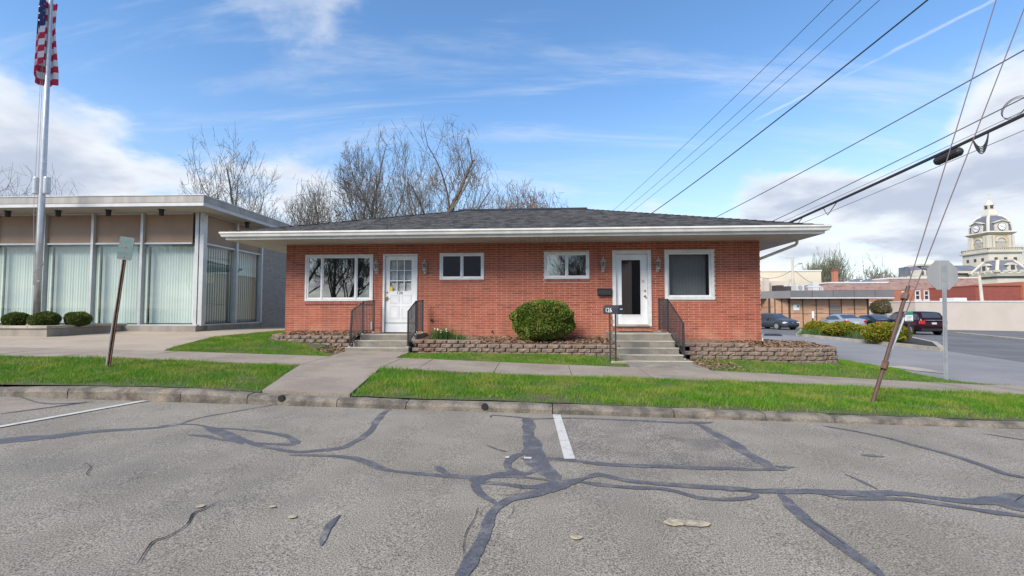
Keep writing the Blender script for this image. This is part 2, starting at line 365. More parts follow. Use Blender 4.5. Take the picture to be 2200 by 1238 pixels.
def text_mesh(name, txt, size, m, parent, mtx, ext=.002, align='CENTER'):
    cu = bpy.data.curves.new(name, 'FONT'); cu.body = txt; cu.size = size; cu.extrude = ext; cu.align_x = align; cu.align_y = 'CENTER'; cu.resolution_u = 3
    t = bpy.data.objects.new(name + '_tmp', cu); COL.objects.link(t)
    dg = bpy.context.evaluated_depsgraph_get(); me = bpy.data.meshes.new_from_object(t.evaluated_get(dg))
    bpy.data.objects.remove(t); bpy.data.curves.remove(cu)
    me.transform(mtx)
    if parent is not None: me.transform(wm(parent).inverted())
    me.materials.clear(); me.materials.append(MATS[m]); me.name = name
    o = bpy.data.objects.new(name, me); COL.objects.link(o)
    if parent is not None: o.parent = parent; WM[o.name] = wm(parent)
    return o
def facing(loc, zrot=0.): return Matrix.Translation(Vector(loc)) @ Matrix.Rotation(zrot, 4, 'Z') @ Matrix.Rotation(R(90), 4, 'X')   # text upright, read from -Y
def quads_np(name, V, m, parent=None, rnd=None, kind='stuff', nv=4):
    """V: (n, nv, 3) separate little faces"""
    n = V.shape[0]; me = bpy.data.meshes.new(name)
    if parent is not None:
        M_ = np.array(wm(parent).inverted()); V = V @ M_[:3, :3].T + M_[:3, 3]
    me.vertices.add(n * nv); me.vertices.foreach_set('co', np.ascontiguousarray(V, dtype=np.float32).ravel())
    me.loops.add(n * nv); me.loops.foreach_set('vertex_index', np.arange(n * nv, dtype=np.int32))
    me.polygons.add(n); me.polygons.foreach_set('loop_start', np.arange(n, dtype=np.int32) * nv); me.polygons.foreach_set('loop_total', np.full(n, nv, dtype=np.int32))
    if rnd is not None:
        a = me.attributes.new('rnd', 'FLOAT', 'POINT'); a.data.foreach_set('value', np.repeat(rnd, nv).astype(np.float32))
    me.update(); me.validate(); me.materials.append(MATS[m])
    o = bpy.data.objects.new(name, me); COL.objects.link(o)
    if parent is not None: o.parent = parent; WM[o.name] = wm(parent)
    if kind: o['kind'] = kind
    return o
# ------------------------------------------------------------ ground
ROWS = [(6.72, [-60, -8.13, -7, -5.27, -3.8, -1.97, .18, 2.89, 4.7, 6.12, 8.6, 20], [1.13, .275, .29, .275, .20, .16, .12, .045, .005, -.035, -.13, -.33]),
        (9.1, [-60, -11.24, -8.18, -4.87, -3.18, -.64, 1.46, 4, 6.11, 8.45, 20], [1.25, .46, .42, .32, .27, .18, .13, .09, -.01, -.10, -.33]),
        (10.5, [-60, -11.2, -8.75, -6.5, -4.75, -3.03, -.73, 1.69, 3.17, 4.61, 7.05, 9.0, 20], [1.28, .485, .45, .39, .35, .32, .24, .16, .12, .06, -.06, -.14, -.33]),
        (12.0, [-60, -12, -9, -7.4, -6.75, -5.96, -5.37, -3.47, -2, .33, 1.54, 3.46, 4.84, 5.93, 6.8, 7.6, 8.9, 20], [1.3, .53, .5, .52, .5, .42, .32, .30, .33, .30, .26, .21, .19, .14, .12, .03, -.10, -.33]),
        (13.83, [-60, -14, -9, -7.8, 6.2, 7.6, 8.9, 20], [1.4, .57, .58, .64, .12, .03, -.11, -.33]),
        (17.0, [-60, -14, -9, -7.8, 6.2, 7.8, 8.6, 20], [1.4, .655, .66, .66, .1, -.03, -.13, -.33])]
RY = np.array([r[0] for r in ROWS])
def zl(x, y):
    x = np.asarray(x, float); y = np.clip(np.asarray(y, float), RY[0], RY[-1])
    Z = np.stack([np.interp(x, r[1], r[2]) for r in ROWS])
    i = np.clip(np.searchsorted(RY, y) - 1, 0, len(RY) - 2); t = (y - RY[i]) / (RY[i + 1] - RY[i])
    if x.ndim == 0: return float(Z[i] * (1 - t) + Z[i + 1] * t)
    k = np.arange(x.size).reshape(x.shape)
    return np.take_along_axis(Z, i[None], 0)[0] * (1 - t) + np.take_along_axis(Z, (i + 1)[None], 0)[0] * t
def V3(x, y, dz=0.): return (x, y, zl(x, y) + dz)
def zp(x): return SL * max(-120, min(120, x))           # the plane of street and car park

b = MB(); X = [-900, -400, -120, 0, 120, 400, 900]; Yg = [-900, -300, -60, 60, 300, 1000]
for i in range(len(X) - 1):
    for j in range(len(Yg) - 1):
        b.add([(X[i], Yg[j], zp(X[i]) - .09), (X[i + 1], Yg[j], zp(X[i + 1]) - .09), (X[i + 1], Yg[j + 1], zp(X[i + 1]) - .09), (X[i], Yg[j + 1], zp(X[i]) - .09)], [(0, 1, 2, 3)])
struct(b.build('ground', 'terrain'))
road = struct(MB().add([(-110, -6.2, zp(-110)), (110, -6.2, zp(110)), (110, 6.64, zp(110)), (-110, 6.64, zp(-110))], [(0, 1, 2, 3)]).build('road', 'asphalt'))
def gp(px, py, dz): p = onG(px, py); return (p.x, p.y, zp(p.x) + dz)
def ribbon(pts, w0, dz, name, m, parent, jit=.25, seg=.06):
    """a hand-laid strip on the street through photo points; w0 in metres (one width or one for each point)"""
    P = [Vector(gp(x, y, dz)) for x, y in pts]; ws = list(w0) if hasattr(w0, '__len__') else [w0] * len(P)
    C = []; Wd = []
    for i in range(len(P) - 1):                          # Catmull-Rom
        p0, p1, p2, p3 = P[max(i - 1, 0)], P[i], P[i + 1], P[min(i + 2, len(P) - 1)]
        n = max(3, int((p2 - p1).length / seg))
        for k in range(n):
            t = k / n
            C.append(.5 * ((2 * p1) + (p2 - p0) * t + (2 * p0 - 5 * p1 + 4 * p2 - p3) * t * t + (3 * p1 - p0 - 3 * p2 + p3) * t ** 3)); Wd.append(ws[i] + (ws[i + 1] - ws[i]) * t)
    C.append(P[-1]); Wd.append(ws[-1]); A = []; B = []; a1 = a2 = 0.
    for i, c in enumerate(C):
        t = (C[min(i + 1, len(C) - 1)] - C[max(i - 1, 0)]); t.z = 0; t.normalize(); nrm = Vector((-t.y, t.x, 0))
        a1 = .6 * a1 + rng.uniform(-1, 1) * jit * .55; a2 = .6 * a2 + rng.uniform(-1, 1) * jit * .55
        e = min(1, .35 + min(i, len(C) - 1 - i) / 4)
        q = c + nrm * (Wd[i] / 2 * (1 + a1) * e); r_ = c - nrm * (Wd[i] / 2 * (1 + a2) * e)
        A.append((q.x, q.y, zp(q.x) + dz)); B.append((r_.x, r_.y, zp(r_.x) + dz))
    return MB().sheet(A, B).build(name, m, parent, fix=False)
# resurfaced patch and gutter slab first, then tar, then paint
MB().poly([gp(1225, 897, .0015), gp(1130, 990, .0015), gp(1690, 1008, .0015), gp(1640, 985, .0015), gp(1530, 920, .0015), gp(1500, 905, .0015)][::1]).build('asphalt_patch', 'asphalt_patch', road, fix=False)
MB().poly([gp(-120, 902, .0015), gp(-40, 860, .0015), gp(190, 862, .0015), gp(0, 890, .0015)]).build('concrete_patch', 'concrete_walk', road, fix=False)
tar = 0
def T(pts, w_, jit=.42):
    global tar; tar += 1
    return ribbon(pts, [v * .64 for v in w_], .0030 + .00015 * tar, 'tar_seal', 'tar', road, jit)
T([(840, 876), (812, 900), (797, 925), (770, 945), (735, 962), (690, 968), (640, 972), (595, 966), (545, 955), (500, 935), (450, 918), (400, 912), (340, 916)], [.12, .15, .13, .12, .13, .12, .11, .12, .11, .12, .1, .08, .07])
T([(600, 868), (520, 882), (430, 898), (370, 915), (300, 922), (200, 928), (100, 940), (-40, 950)], [.05, .06, .06, .09, .13, .2, .3, .45], .4)
T([(405, 935), (440, 937), (470, 944), (520, 950), (590, 955), (635, 953), (615, 938), (560, 928), (500, 922), (455, 920)], [.08, .12, .1, .07, .08, .12, .14, .1, .09, .07])
T([(440, 918), (470, 930), (505, 945), (520, 955)], [.1, .16, .14, .1])
T([(620, 978), (700, 980), (755, 985), (800, 998), (830, 1010), (900, 1018), (960, 1023), (1020, 1025), (1080, 1024), (1140, 1027), (1210, 1037)], [.1, .13, .15, .13, .1, .11, .14, .12, .12, .1, .13])
T([(935, 1002), (950, 1012), (965, 1020)], [.16, .12, .08])
T([(1000, 1022), (1030, 1036), (1080, 1040), (1140, 1048), (1190, 1040), (1240, 1030)], [.1, .13, .1, .12, .14, .12])
T([(1130, 1022), (1080, 1018), (1040, 1028), (1020, 1042), (1035, 1065), (1070, 1085)], [.08, .12, .12, .13, .12, .1])
T([(1135, 898), (1136, 925), (1140, 950), (1150, 975), (1158, 1000), (1185, 1025), (1200, 1033)], [.24, .22, .26, .38, .26, .24, .2])
T([(1150, 968), (1110, 980), (1090, 995), (1095, 1010), (1130, 1018), (1160, 1005), (1150, 995), (1120, 985)], [.16, .13, .14, .16, .12, .1, .1, .08])
T([(1055, 898), (1058, 893), (1100, 896), (1150, 900), (1230, 899), (1330, 903), (1400, 906), (1470, 909), (1530, 908)], [.05, .05, .06, .1, .07, .09, .14, .13, .16], .35)
T([(1480, 905), (1510, 918), (1540, 935), (1575, 955), (1605, 975), (1640, 995), (1665, 1010)], [.1, .13, .2, .24, .2, .2, .12], .45)
T([(1170, 985), (1230, 990), (1300, 998), (1380, 1002), (1460, 1005), (1560, 1008), (1690, 1011)], [.16, .13, .14, .13, .14, .11, .06])
T([(1665, 1003), (1690, 1004), (1708, 1004)], [.1, .14, .08])
T([(985, 1250), (1010, 1210), (1035, 1160), (1050, 1120), (1065, 1092), (1100, 1072), (1150, 1060), (1190, 1048), (1230, 1036), (1260, 1028)], [.19, .17, .13, .12, .1, .14, .2, .2, .13, .1])
T([(1255, 1030), (1285, 1021), (1330, 1030), (1400, 1040), (1480, 1045), (1560, 1050), (1630, 1056), (1700, 1058), (1780, 1058), (1860, 1062), (1940, 1062), (2020, 1072), (2110, 1078), (2230, 1072)], [.12, .14, .14, .12, .15, .16, .18, .16, .14, .17, .16, .16, .2, .4])
T([(1240, 1036), (1330, 1047), (1430, 1052), (1500, 1070), (1570, 1074), (1620, 1068), (1620, 1058)], [.1, .11, .13, .1, .1, .1, .08])
T([(1760, 1062), (1820, 1072), (1900, 1072), (1980, 1078), (2080, 1094), (2210, 1112)], [.08, .1, .12, .12, .13, .16])
T([(1675, 1062), (1700, 1090), (1730, 1117), (1775, 1147), (1820, 1182), (1870, 1215), (1900, 1245)], [.15, .15, .14, .13, .13, .14, .15])
T([(2120, 1070), (2160, 1085), (2220, 1100)], [.1, .2, .3], .4)
T([(1765, 915), (1850, 930), (1920, 945), (1980, 962), (2050, 980), (2110, 1000), (2160, 1018), (2215, 1030)], [.07, .08, .1, .12, .14, .13, .15, .18])
T([(1815, 1020), (1850, 1035), (1885, 1052)], [.05, .07, .06])
T([(1850, 978), (1875, 980), (1900, 982)], [.1, .13, .12])
T([(730, 1108), (708, 1130), (695, 1155), (690, 1175)], [.05, .09, .08, .04])
T([(2110, 932), (2200, 946), (2260, 955)], [.05, .06, .06])
T([(1045, 957), (1070, 967), (1090, 972)], [.04, .05, .03])
T([(40, 852), (100, 868), (195, 864)], [.03, .05, .05])
T([(0, 890), (90, 878), (200, 863)], [.05, .06, .06])
def crack(pts, w_=.014): ribbon(pts, w_ * .45, .0085, 'crack', 'crack', road, .9, .03)
crack([(295, 1215), (310, 1190), (330, 1165), (360, 1155), (400, 1130), (415, 1105), (440, 1095), (475, 1077)], .022)
crack([(180, 995), (195, 1005), (185, 1020), (200, 1024)], .012); crack([(272, 1037), (300, 1027), (330, 1022)], .014)
crack([(995, 1195), (1000, 1150), (1020, 1115), (1027, 1090)], .010); crack([(1085, 1120), (1100, 1105), (1105, 1088)], .010)
crack([(1110, 1032), (1120, 1050), (1105, 1065), (1060, 1064)], .010); crack([(1735, 1117), (1780, 1147), (1815, 1172)], .014)
crack([(460, 1068), (465, 1060), (490, 1050)], .010); crack([(1560, 1058), (1700, 1050)], .008); crack([(1030, 1112), (1042, 1090), (1060, 1085)], .008)
crack([(1850, 982), (1885, 984)], .012); crack([(2180, 1080), (2200, 1066), (2215, 1060)], .014)
def stripe(a, b_, wd, dz=.0095):
    p, q = Vector(gp(*a, dz)), Vector(gp(*b_, dz)); t = (q - p).normalized(); n_ = Vector((-t.y, t.x, 0)) * wd / 2
    MB().poly([p - n_, q - n_, q + n_, p + n_]).build('parking_line', 'paint_white', road, fix=False)
stripe((1196, 892), (1224, 988), .105); stripe((335, 858), (-60, 929), .105); stripe((1086, 984), (1094, 984.3), .05); stripe((1126, 985.5), (1142, 986), .05)
for px, py, rx, ry in ((1449, 1125, .07, .055), (1494, 1127, .1, .05), (1238, 1157, .04, .03), (430, 1090, .03, .03), (585, 1091, .025, .02), (628, 1113, .03, .025)):
    c = gp(px, py, .0095)
    MB().poly([(c[0] + rx * math.cos(g) * rng.uniform(.88, 1.1), c[1] + ry * math.sin(g) * rng.uniform(.88, 1.1), zp(c[0]) + .0095) for g in [k * .45 for k in range(14)]]).build('paint_spot', 'paint_yellow', road, fix=False)

# kerb of cast blocks
KX = [-60, -52, -45, -38, -31, -25, -20, -15.5, -12, -9.4] + [onY(x, 860, 6.6).x for x in (148, 390, 533, 725, 873, 1187, 1447, 1643, 1790, 2130)] + [7.3, 8.5]
kx = [-60, -8.12, -7.01, -5.27, -3.8, -1.97, .18, 2.89, 4.7, 6.11, 8.6]; kz = [1.12, .24, .27, .255, .18, .135, .108, .035, -.01, -.05, -.12]
kerb = struct(MB().add([(-60, 6.6, zp(-60) - .05), (8.5, 6.6, zp(8.5) - .05), (8.5, 6.76, zp(8.5) - .02), (-60, 6.76, zp(-60) - .02)], [(0, 1, 2, 3)]).build('kerb', 'soil'))
for i in range(len(KX) - 1):
    a, c = KX[i] + .006, KX[i + 1] - .006; B = MB(); n = 6; prof0 = [(6.57, None), (6.575, -.045), (6.60, -.006), (6.63, .004), (6.755, .012), (6.755, None)]
    rows = []; dzb = rng.uniform(-.006, .006)
    for k in range(n + 1):
        x = a + (c - a) * k / n; zt = float(np.interp(x, kx, kz)) + dzb; e = .006 if k in (0, n) else 0
        rows.append([(x, y + rng.uniform(-.003, .003), zp(x) - .08 if o_ is None else zt + o_ - e + rng.uniform(-.003, .003)) for y, o_ in prof0])
    for k in range(n): B.sheet(rows[k], rows[k + 1])
    B.poly(rows[0]); B.poly(rows[-1][::-1])
    B.build('kerb_block', 'concrete_kerb', kerb)
for px, py in ((604, 856), (1041, 874)):
    p = onY(px, py, 6.57); MB().tube([(p.x, 6.562, p.z), (p.x, 6.60, p.z)], .045, 14).build('drain_hole', 'crack', kerb)

# pavement slabs
sw = struct(MB().sheet([(x, 9.1, zl(x, 9.1) - .03) for x in range(-40, 10)], [(x, 10.5, zl(x, 10.5) - .03) for x in range(-40, 10)]).build('sidewalk', 'soil'))
def slab(parent, q, m, th=.1, name='slab'):
    t_ = [rng.uniform(-.004, .004) for _ in q]
    top = [(x, y, zl(x, y) + .022 + e) for (x, y), e in zip(q, t_)]
    return MB().hexa([(x, y, z - th) for x, y, z in top], top).build(name, m, parent)
x = -40.
edges = []
while x < 8.4: edges.append(x); x += 1.5
edges = [e for e in edges if not (-5.9 < e < -3.2)] + [-4.83, -3.2, 9.0, 9.85]; edges.sort()
for a, c in zip(edges[:-1], edges[1:]):
    if c - a < .3: continue
    slab(sw, [(a + .006, 9.1), (c - .006, 9.1), (c - .006, 10.5), (a + .006, 10.5)], 'concrete_walk')
walk = struct(MB().poly([V3(-4.2, 6.76, -.04), V3(-2.85, 6.76, -.04), V3(-3.25, 9.1, -.04), V3(-4.83, 9.1, -.04)]).build('front_walk', 'soil'))
slab(walk, [(-4.15, 6.765), (-2.83, 6.765), (-3.02, 7.9), (-4.48, 7.9)], 'concrete_walk'); slab(walk, [(-4.485, 7.91), (-3.025, 7.91), (-3.2, 9.09), (-4.82, 9.09)], 'concrete_walk')
slab(walk, [(-4.9, 10.51), (-3.35, 10.51), (-3.5, 12.12), (-5.15, 12.12)], 'concrete_walk')
slab(walk, [(1.85, 10.51), (3.55, 10.51), (3.42, 11.3), (1.85, 11.3)], 'concrete_step')

# plaza in front of the offices
b = MB(); ys = [10.51, 11.2, 12, 12.9, 13.83, 15.4, 17, 26]
def px_edge(y): return float(np.interp(y, [10.5, 11.2, 12, 12.9, 13.83, 15.4, 17, 26], [-8.85, -9.2, -9.5, -9.8, -10.0, -9.9, -9.2, -8.0]))
for a, c in zip(ys[:-1], ys[1:]):
    xa = [-60, -40, -25, -16, -13, -11]
    b.sheet([V3(x, a, .02) for x in xa + [px_edge(a)]], [V3(x, c, .02) for x in xa + [px_edge(c)]])
struct(b.build('plaza', 'concrete_plaza', fix=False))

# lawns: soil sheets
def lawn(name, ys, xl, xr, n=40):
    b = MB(); prev = None
    for y in ys:
        a, c = xl(y), xr(y); row = [V3(a + (c - a) * k / n, y, rng.uniform(-.006, .006)) for k in range(n + 1)]
        if prev: b.sheet(prev, row)
        prev = row
    return struct(b.build(name, 'lawn_soil', fix=False))
def lin(y, a, b_, ya=6.74, yb=9.1): return a + (b_ - a) * (y - ya) / (yb - ya)
ysA = [6.74, 7.2, 7.7, 8.2, 8.7, 9.1]
wl = lambda y: lin(y, -4.17, -4.85); wr = lambda y: lin(y, -2.80, -3.18)
de = lambda y: float(np.interp(y, [6.7, 9.1, 10.5, 10.8, 11.2, 11.8, 13.1, 15, 17.5, 19], [8.5, 9.9, 9.65, 9.2, 8.8, 8.65, 8.84, 8.94, 8.6, 7.9]))
ve = lambda y: float(np.interp(y, [6.74, 7.8, 9.1], [8.48, 9.0, 9.9]))
lawn('verge', ysA, wr, ve); lawn('verge', ysA, lambda y: -60, wl, 90)
lawn('lawn', [10.5, 10.9, 11.4, 11.9, 12.2], lambda y: -3.38 if y < 11 else -3.52, lambda y: 1.84)
lawn('lawn', [10.5, 11, 11.5, 12, 12.6, 13.4, 14.5, 16, 17.5, 19], lambda y: 3.5 if y < 12.1 else 6.2, de)
lawn('lawn', [10.5, 11.0, 11.5, 12, 12.5, 13, 13.83, 15, 17, 18], px_edge, lambda y: float(np.interp(y, [10.5, 11, 12.1, 12.2, 13.2, 13.6], [-4.95, -5.05, -5.2, -5.3, -6.5, -7.83])))

# driveway and car park
dv = [(8.5, 6.63), (9.0, 7.8), (9.95, 9.1), (9.65, 10.5), (9.2, 10.8), (8.8, 11.2), (8.65, 11.8), (8.84, 13.1), (8.94, 15), (8.6, 17.5), (7.9, 19), (6.3, 21), (6.3, 48)]
b = MB(); b.sheet([(x, y, zp(x) + .004) for x, y in dv], [(max(16.5, x + 6), y, zp(max(16.5, x + 6)) + .004) for x, y in dv]); struct(b.build('driveway', 'asphalt_drive', fix=False))
b = MB(); I = [onG(1712, 719), onG(1800, 728), onG(1900, 738), onG(2030, 753)]
lot = [(12.2, 36), (13.5, 30)] ; 
b.poly([(x, y, zp(x) + .010) for x, y in [(10.5, 60), (12.0, 44), (I[0].x - 1.5, I[0].y - .6), (I[1].x, I[1].y), (I[3].x - .3, I[3].y - .6), (15.0, 15.5), (17, 6.7), (70, 6.7), (70, 75), (10.5, 75)]])
struct(b.build('car_park', 'asphalt_lot', fix=False))
# concrete gutter apron by the stop sign
pa = [onG(x, y) for x, y in ((1905, 789), (1960, 797), (2020, 803), (2040, 806), (2000, 795), (1940, 787))]
struct(MB().poly([(p.x, p.y, zp(p.x) + .016) for p in pa]).build('gutter_apron', 'concrete_pale', fix=False))
# far kerb strip and pale pavement in front of the tan wall
b = MB(); q = [onG(2053, 717), onG(2230, 735)]
b.bar((q[0].x, q[0].y, zp(q[0].x) + .05), (q[1].x, q[1].y, zp(q[1].x) + .05), .35, .14); struct(b.build('far_kerb', 'concrete_pale'))

# ------------------------------------------------------------ blocks, chips, leaves, blades
def block_mesh(seed):
    r = random.Random(seed); L, D, Hh = .296, .2, .097
    x = [-L / 2, -L / 2 + .03, -.03, .05, L / 2 - .03, L / 2]; z = [0, .02, Hh - .02, Hh]; v = []; f = []
    for zi in z:
        for xi in x:
            edge = xi in (x[0], x[-1]) or zi in (0, Hh)
            y = (.028 if edge else 0) + r.uniform(-.012, .012) + (.02 if xi in (x[0], x[-1]) else 0)
            v.append((xi + (0 if xi in (x[0], x[-1]) else r.uniform(-.02, .02)), y, zi))
    for k in range(3):
        for i in range(5): f.append((k * 6 + i, k * 6 + i + 1, k * 6 + 7 + i, k * 6 + 6 + i))
    n = len(v); v += [(-L / 2 + .03, D, 0), (L / 2 - .03, D, 0), (L / 2 - .03, D, Hh), (-L / 2 + .03, D, Hh)]
    f += [(n, n + 1, n + 2, n + 3), tuple([18 + i for i in range(6)] + [n + 2, n + 3]), tuple([5 - i for i in range(6)] + [n, n + 1]), (0, 6, 12, 18, n + 3, n), (23, 17, 11, 5, n + 1, n + 2)]
    return v, f
def retaining(label, path, tops, extra=None, rt_name='retaining_wall'):
    """path: front-face points left to right; tops: function x -> top height; courses go down to the soil"""
    P = [Vector((x, y, 0)) for x, y in path]; cum = [0]
    for a, c in zip(P[:-1], P[1:]): cum.append(cum[-1] + (c - a).length)
    root = thing(rt_name, label, 'retaining wall', (P[0].x, P[0].y, zl(P[0].x, P[0].y)))
    protos = []; loc0 = Vector(root.location)
    def at(s):
        s = max(0, min(cum[-1] - 1e-4, s)); i = max(k for k in range(len(cum) - 1) if cum[k] <= s); t = (s - cum[i]) / (cum[i + 1] - cum[i])
        p = P[i].lerp(P[i + 1], t); q0 = P[i + 1] - P[i]
        return p, math.atan2(q0.y, q0.x)
    for c in range(-1, 6):
        s = .15 if c % 2 == 0 else .0
        while s < cum[-1]:
            p, an = at(s + .15)
            if s + .15 <= cum[-1] + .05:
                zt = tops(p.x, p.y) - c * .1
                if (c >= 0 or (extra and extra(p.x))) and zt > zl(p.x, p.y) - .03:
                    off = Vector((math.sin(an), -math.cos(an), 0)) * (.012 * c + rng.uniform(-.008, .008))
                    l = p + off + Vector((0, 0, zt - .1)) - loc0
                    if len(protos) < 6:
                        v, f = block_mesh(len(protos) * 7 + 3); o = mesh_obj('block', v, f, 'block_stone', root, local=True); o.location = l; protos.append(o)
                    else: o = inst(rng.choice(protos), 'block', l, root)
                    o.rotation_euler = (0, 0, an + rng.uniform(-.03, .03))
            s += .305
    return root
def chips(name, n, fx, size=(.02, .05)):
    V = np.zeros((n, 4, 3))
    for i in range(n):
        p = Vector(fx()); a = rng.uniform(0, 6.28); L = rng.uniform(*size); wd = L * rng.uniform(.25, .5); t = Vector((math.cos(a), math.sin(a), rng.uniform(-.4, .5))) * L; u = Vector((-math.sin(a), math.cos(a), rng.uniform(-.5, .5))) * wd
        p.z += .008 + L * .25
        V[i] = [p - t - u, p + t - u, p + t + u, p - t + u]
    o = quads_np(name, V, 'chip', None, nr.random(n)); tag(o, name.replace('_', ' ') + ' spread in the bed', 'mulch'); return o
def grass(name, n, sampler, hmin, hmax, label, width=.007):
    XY = sampler(n); n = XY.shape[0]; x, y = XY[:, 0], XY[:, 1]
    z = zl(x, y) - .005; a = nr.random(n) * 6.283; h = hmin + (hmax - hmin) * nr.random(n) ** 1.3
    pt = np.sin(x * 2.1 + np.sin(y * 3.3) * 1.4) * np.cos(y * 2.7 + x * .9) * .5 + .5          # tufts taller here, thinner there
    h *= (.45 + .65 * pt) * .85
    ux, uy = np.cos(a), np.sin(a); le = h * (.15 + .75 * nr.random(n)); la = nr.random(n) * 6.283
    lx, ly = np.cos(la) * le, np.sin(la) * le; wd = width * (.6 + .8 * nr.random(n))
    V = np.zeros((n, 4, 3))
    V[:, 0] = np.stack([x - ux * wd / 2, y - uy * wd / 2, z], 1); V[:, 1] = np.stack([x + ux * wd / 2, y + uy * wd / 2, z], 1)
    V[:, 2] = np.stack([x + lx + ux * wd * .18, y + ly + uy * wd * .18, z + h], 1); V[:, 3] = np.stack([x + lx - ux * wd * .18, y + ly - uy * wd * .18, z + h], 1)
    o = quads_np(name, V, 'grass_blade', None, np.clip(nr.random(n) * .7 + pt * .3 - .0, 0, 1)); tag(o, label, 'grass'); return o
def hole(x, y): return (np.sin(x * 3.7 + 1.3) * np.sin(y * 5.1 + x * 1.7) + .6 * np.sin(x * 9.1 + y * 4.3))
def sampler(xl, xr, y0, y1, edge=None):
    def f(n):
        y = y0 + (y1 - y0) * nr.random(n); t = nr.random(n)
        a = np.array([xl(v) for v in y]); c = np.array([xr(v) for v in y]); x = a + (c - a) * t
        keep = np.ones(n, bool)
        if edge is not None: keep &= nr.random(n) < edge(x, y)
        rag = .5 * np.sin(x * 7.3 + y * 5.1) + .5 * np.sin(x * 17.1 - y * 13.3); m_ = (nr.random(n) < .06)
        x = np.where(m_ & (t < .04), x - .05 * (1 + rag), np.where(m_ & (t > .96), x + .05 * (1 + rag), x)); y = np.where(y < y0 + .12, y - .05 * (rag > .2) * nr.random(n), np.where(y > y1 - .12, y + .05 * (rag > .2) * nr.random(n), y))
        keep &= nr.random(n) < np.clip(1.25 - .75 * (hole(x * .8 + 3, y * 1.1) > .55), .22, 1)
        return np.stack([x, y], 1)[keep]
    return f
def bush(name, label, c, rx, ry, rz, n, m, size, lump=.10, parent=None, cat='shrub', group=None, squash=.35, core=True, seed=1, stem=True):
    r = np.random.default_rng(seed); c = np.array(c)
    u = r.normal(size=(n, 3)); u /= np.linalg.norm(u, axis=1)[:, None]
    k = r.normal(size=(14, 3)) * 2.6; ph = r.random(14) * 6.28
    l = np.zeros(n)
    for i in range(14): l += np.sin(u @ k[i] * 1.6 + ph[i])
    rad = 1 + lump * l / 3.2 - .20 * r.random(n) ** 2.2
    uz = u[:, 2].copy(); uz = np.where(uz < -squash, -squash + (uz + squash) * .25, uz)
    P = np.stack([u[:, 0] * rx, u[:, 1] * ry, uz * rz], 1) * rad[:, None] + c
    a = r.normal(size=(n, 3)); a = a / np.linalg.norm(a, axis=1)[:, None] * .7 + u * .55; a /= np.linalg.norm(a, axis=1)[:, None]
    bb = np.cross(a, r.normal(size=(n, 3))); bb /= np.linalg.norm(bb, axis=1)[:, None]
    L = size * (.6 + .8 * r.random(n)); Wd = L * .45
    V = np.stack([P - bb * Wd[:, None] * .5, P + a * L[:, None] * .5 - bb * Wd[:, None], P + a * L[:, None], P + a * L[:, None] * .5 + bb * Wd[:, None]], 1)
    root = parent or thing(name, label, cat, (c[0], c[1], c[2] - squash * rz * 1.1), 0, group)
    quads_np('foliage', V, m, root, r.random(n), kind='stuff')
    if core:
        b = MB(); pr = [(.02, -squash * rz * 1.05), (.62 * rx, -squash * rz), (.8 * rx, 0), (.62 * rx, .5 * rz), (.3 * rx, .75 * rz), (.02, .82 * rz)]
        b.lathe(pr, tuple(c), 14); o = b.build('branches', 'twig', root, smooth=True)  # solid core, its dark colour stands in for shade between the leaves
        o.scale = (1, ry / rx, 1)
    if stem:
        b = MB(); g = c[2] - squash * rz
        for k_ in range(5):
            e = r.uniform(-.25, .25, 2) * rx; b.tube([(c[0] + e[0] * .3, c[1] + e[1] * .3, g - .14), (c[0] + e[0], c[1] + e[1], g + .25 * rz)], .014, 5)
        b.build('stem', 'twig', root)
    return root

# ------------------------------------------------------------ the brick house
YF = 13.83; XL, XR = -7.83, 6.06; YB = 22.9; ZS = 3.385
house = thing('brick_house', 'low red brick house with dark hipped roof and two white front doors', 'house', (-.9, YF, .5))
OPEN = {'w1': (-7.22, -5.125, 1.685, 3.08), 'd1': (-4.82, -3.775, .74, 3.085), 'w2': (-3.11, -1.79, 2.31, 3.10), 'w3': (-.025, 1.275, 2.32, 3.105), 'd2': (1.935, 3.03, .955, 3.13), 'w4': (3.41, 4.79, 1.71, 3.14)}
SILL = {'w1': .105, 'w2': .085, 'w3': .085}
holes = [v for v in OPEN.values()]
def cut_rects(x0, x1, z0, z1, hs):
    """rectangle minus holes, as rectangles in vertical strips"""
    xs = sorted({x0, x1, *[h[0] for h in hs], *[h[1] for h in hs]}); out = []
    for a, c in zip(xs[:-1], xs[1:]):
        zc = z0
        for h in sorted([h for h in hs if h[0] <= a + 1e-6 and h[1] >= c - 1e-6], key=lambda h: h[2]):
            if h[2] > zc: out.append((a, c, zc, h[2]))
            zc = max(zc, h[3])
        if zc < z1: out.append((a, c, zc, z1))
    return out
b = MB()
for a, c, e, g in cut_rects(XL + .004, XR - .004, -.25, ZS + .1, holes): b.box(a, c, YF + .004, YF + .2, e, g)
wall = b.build('wall', 'mortar', house)
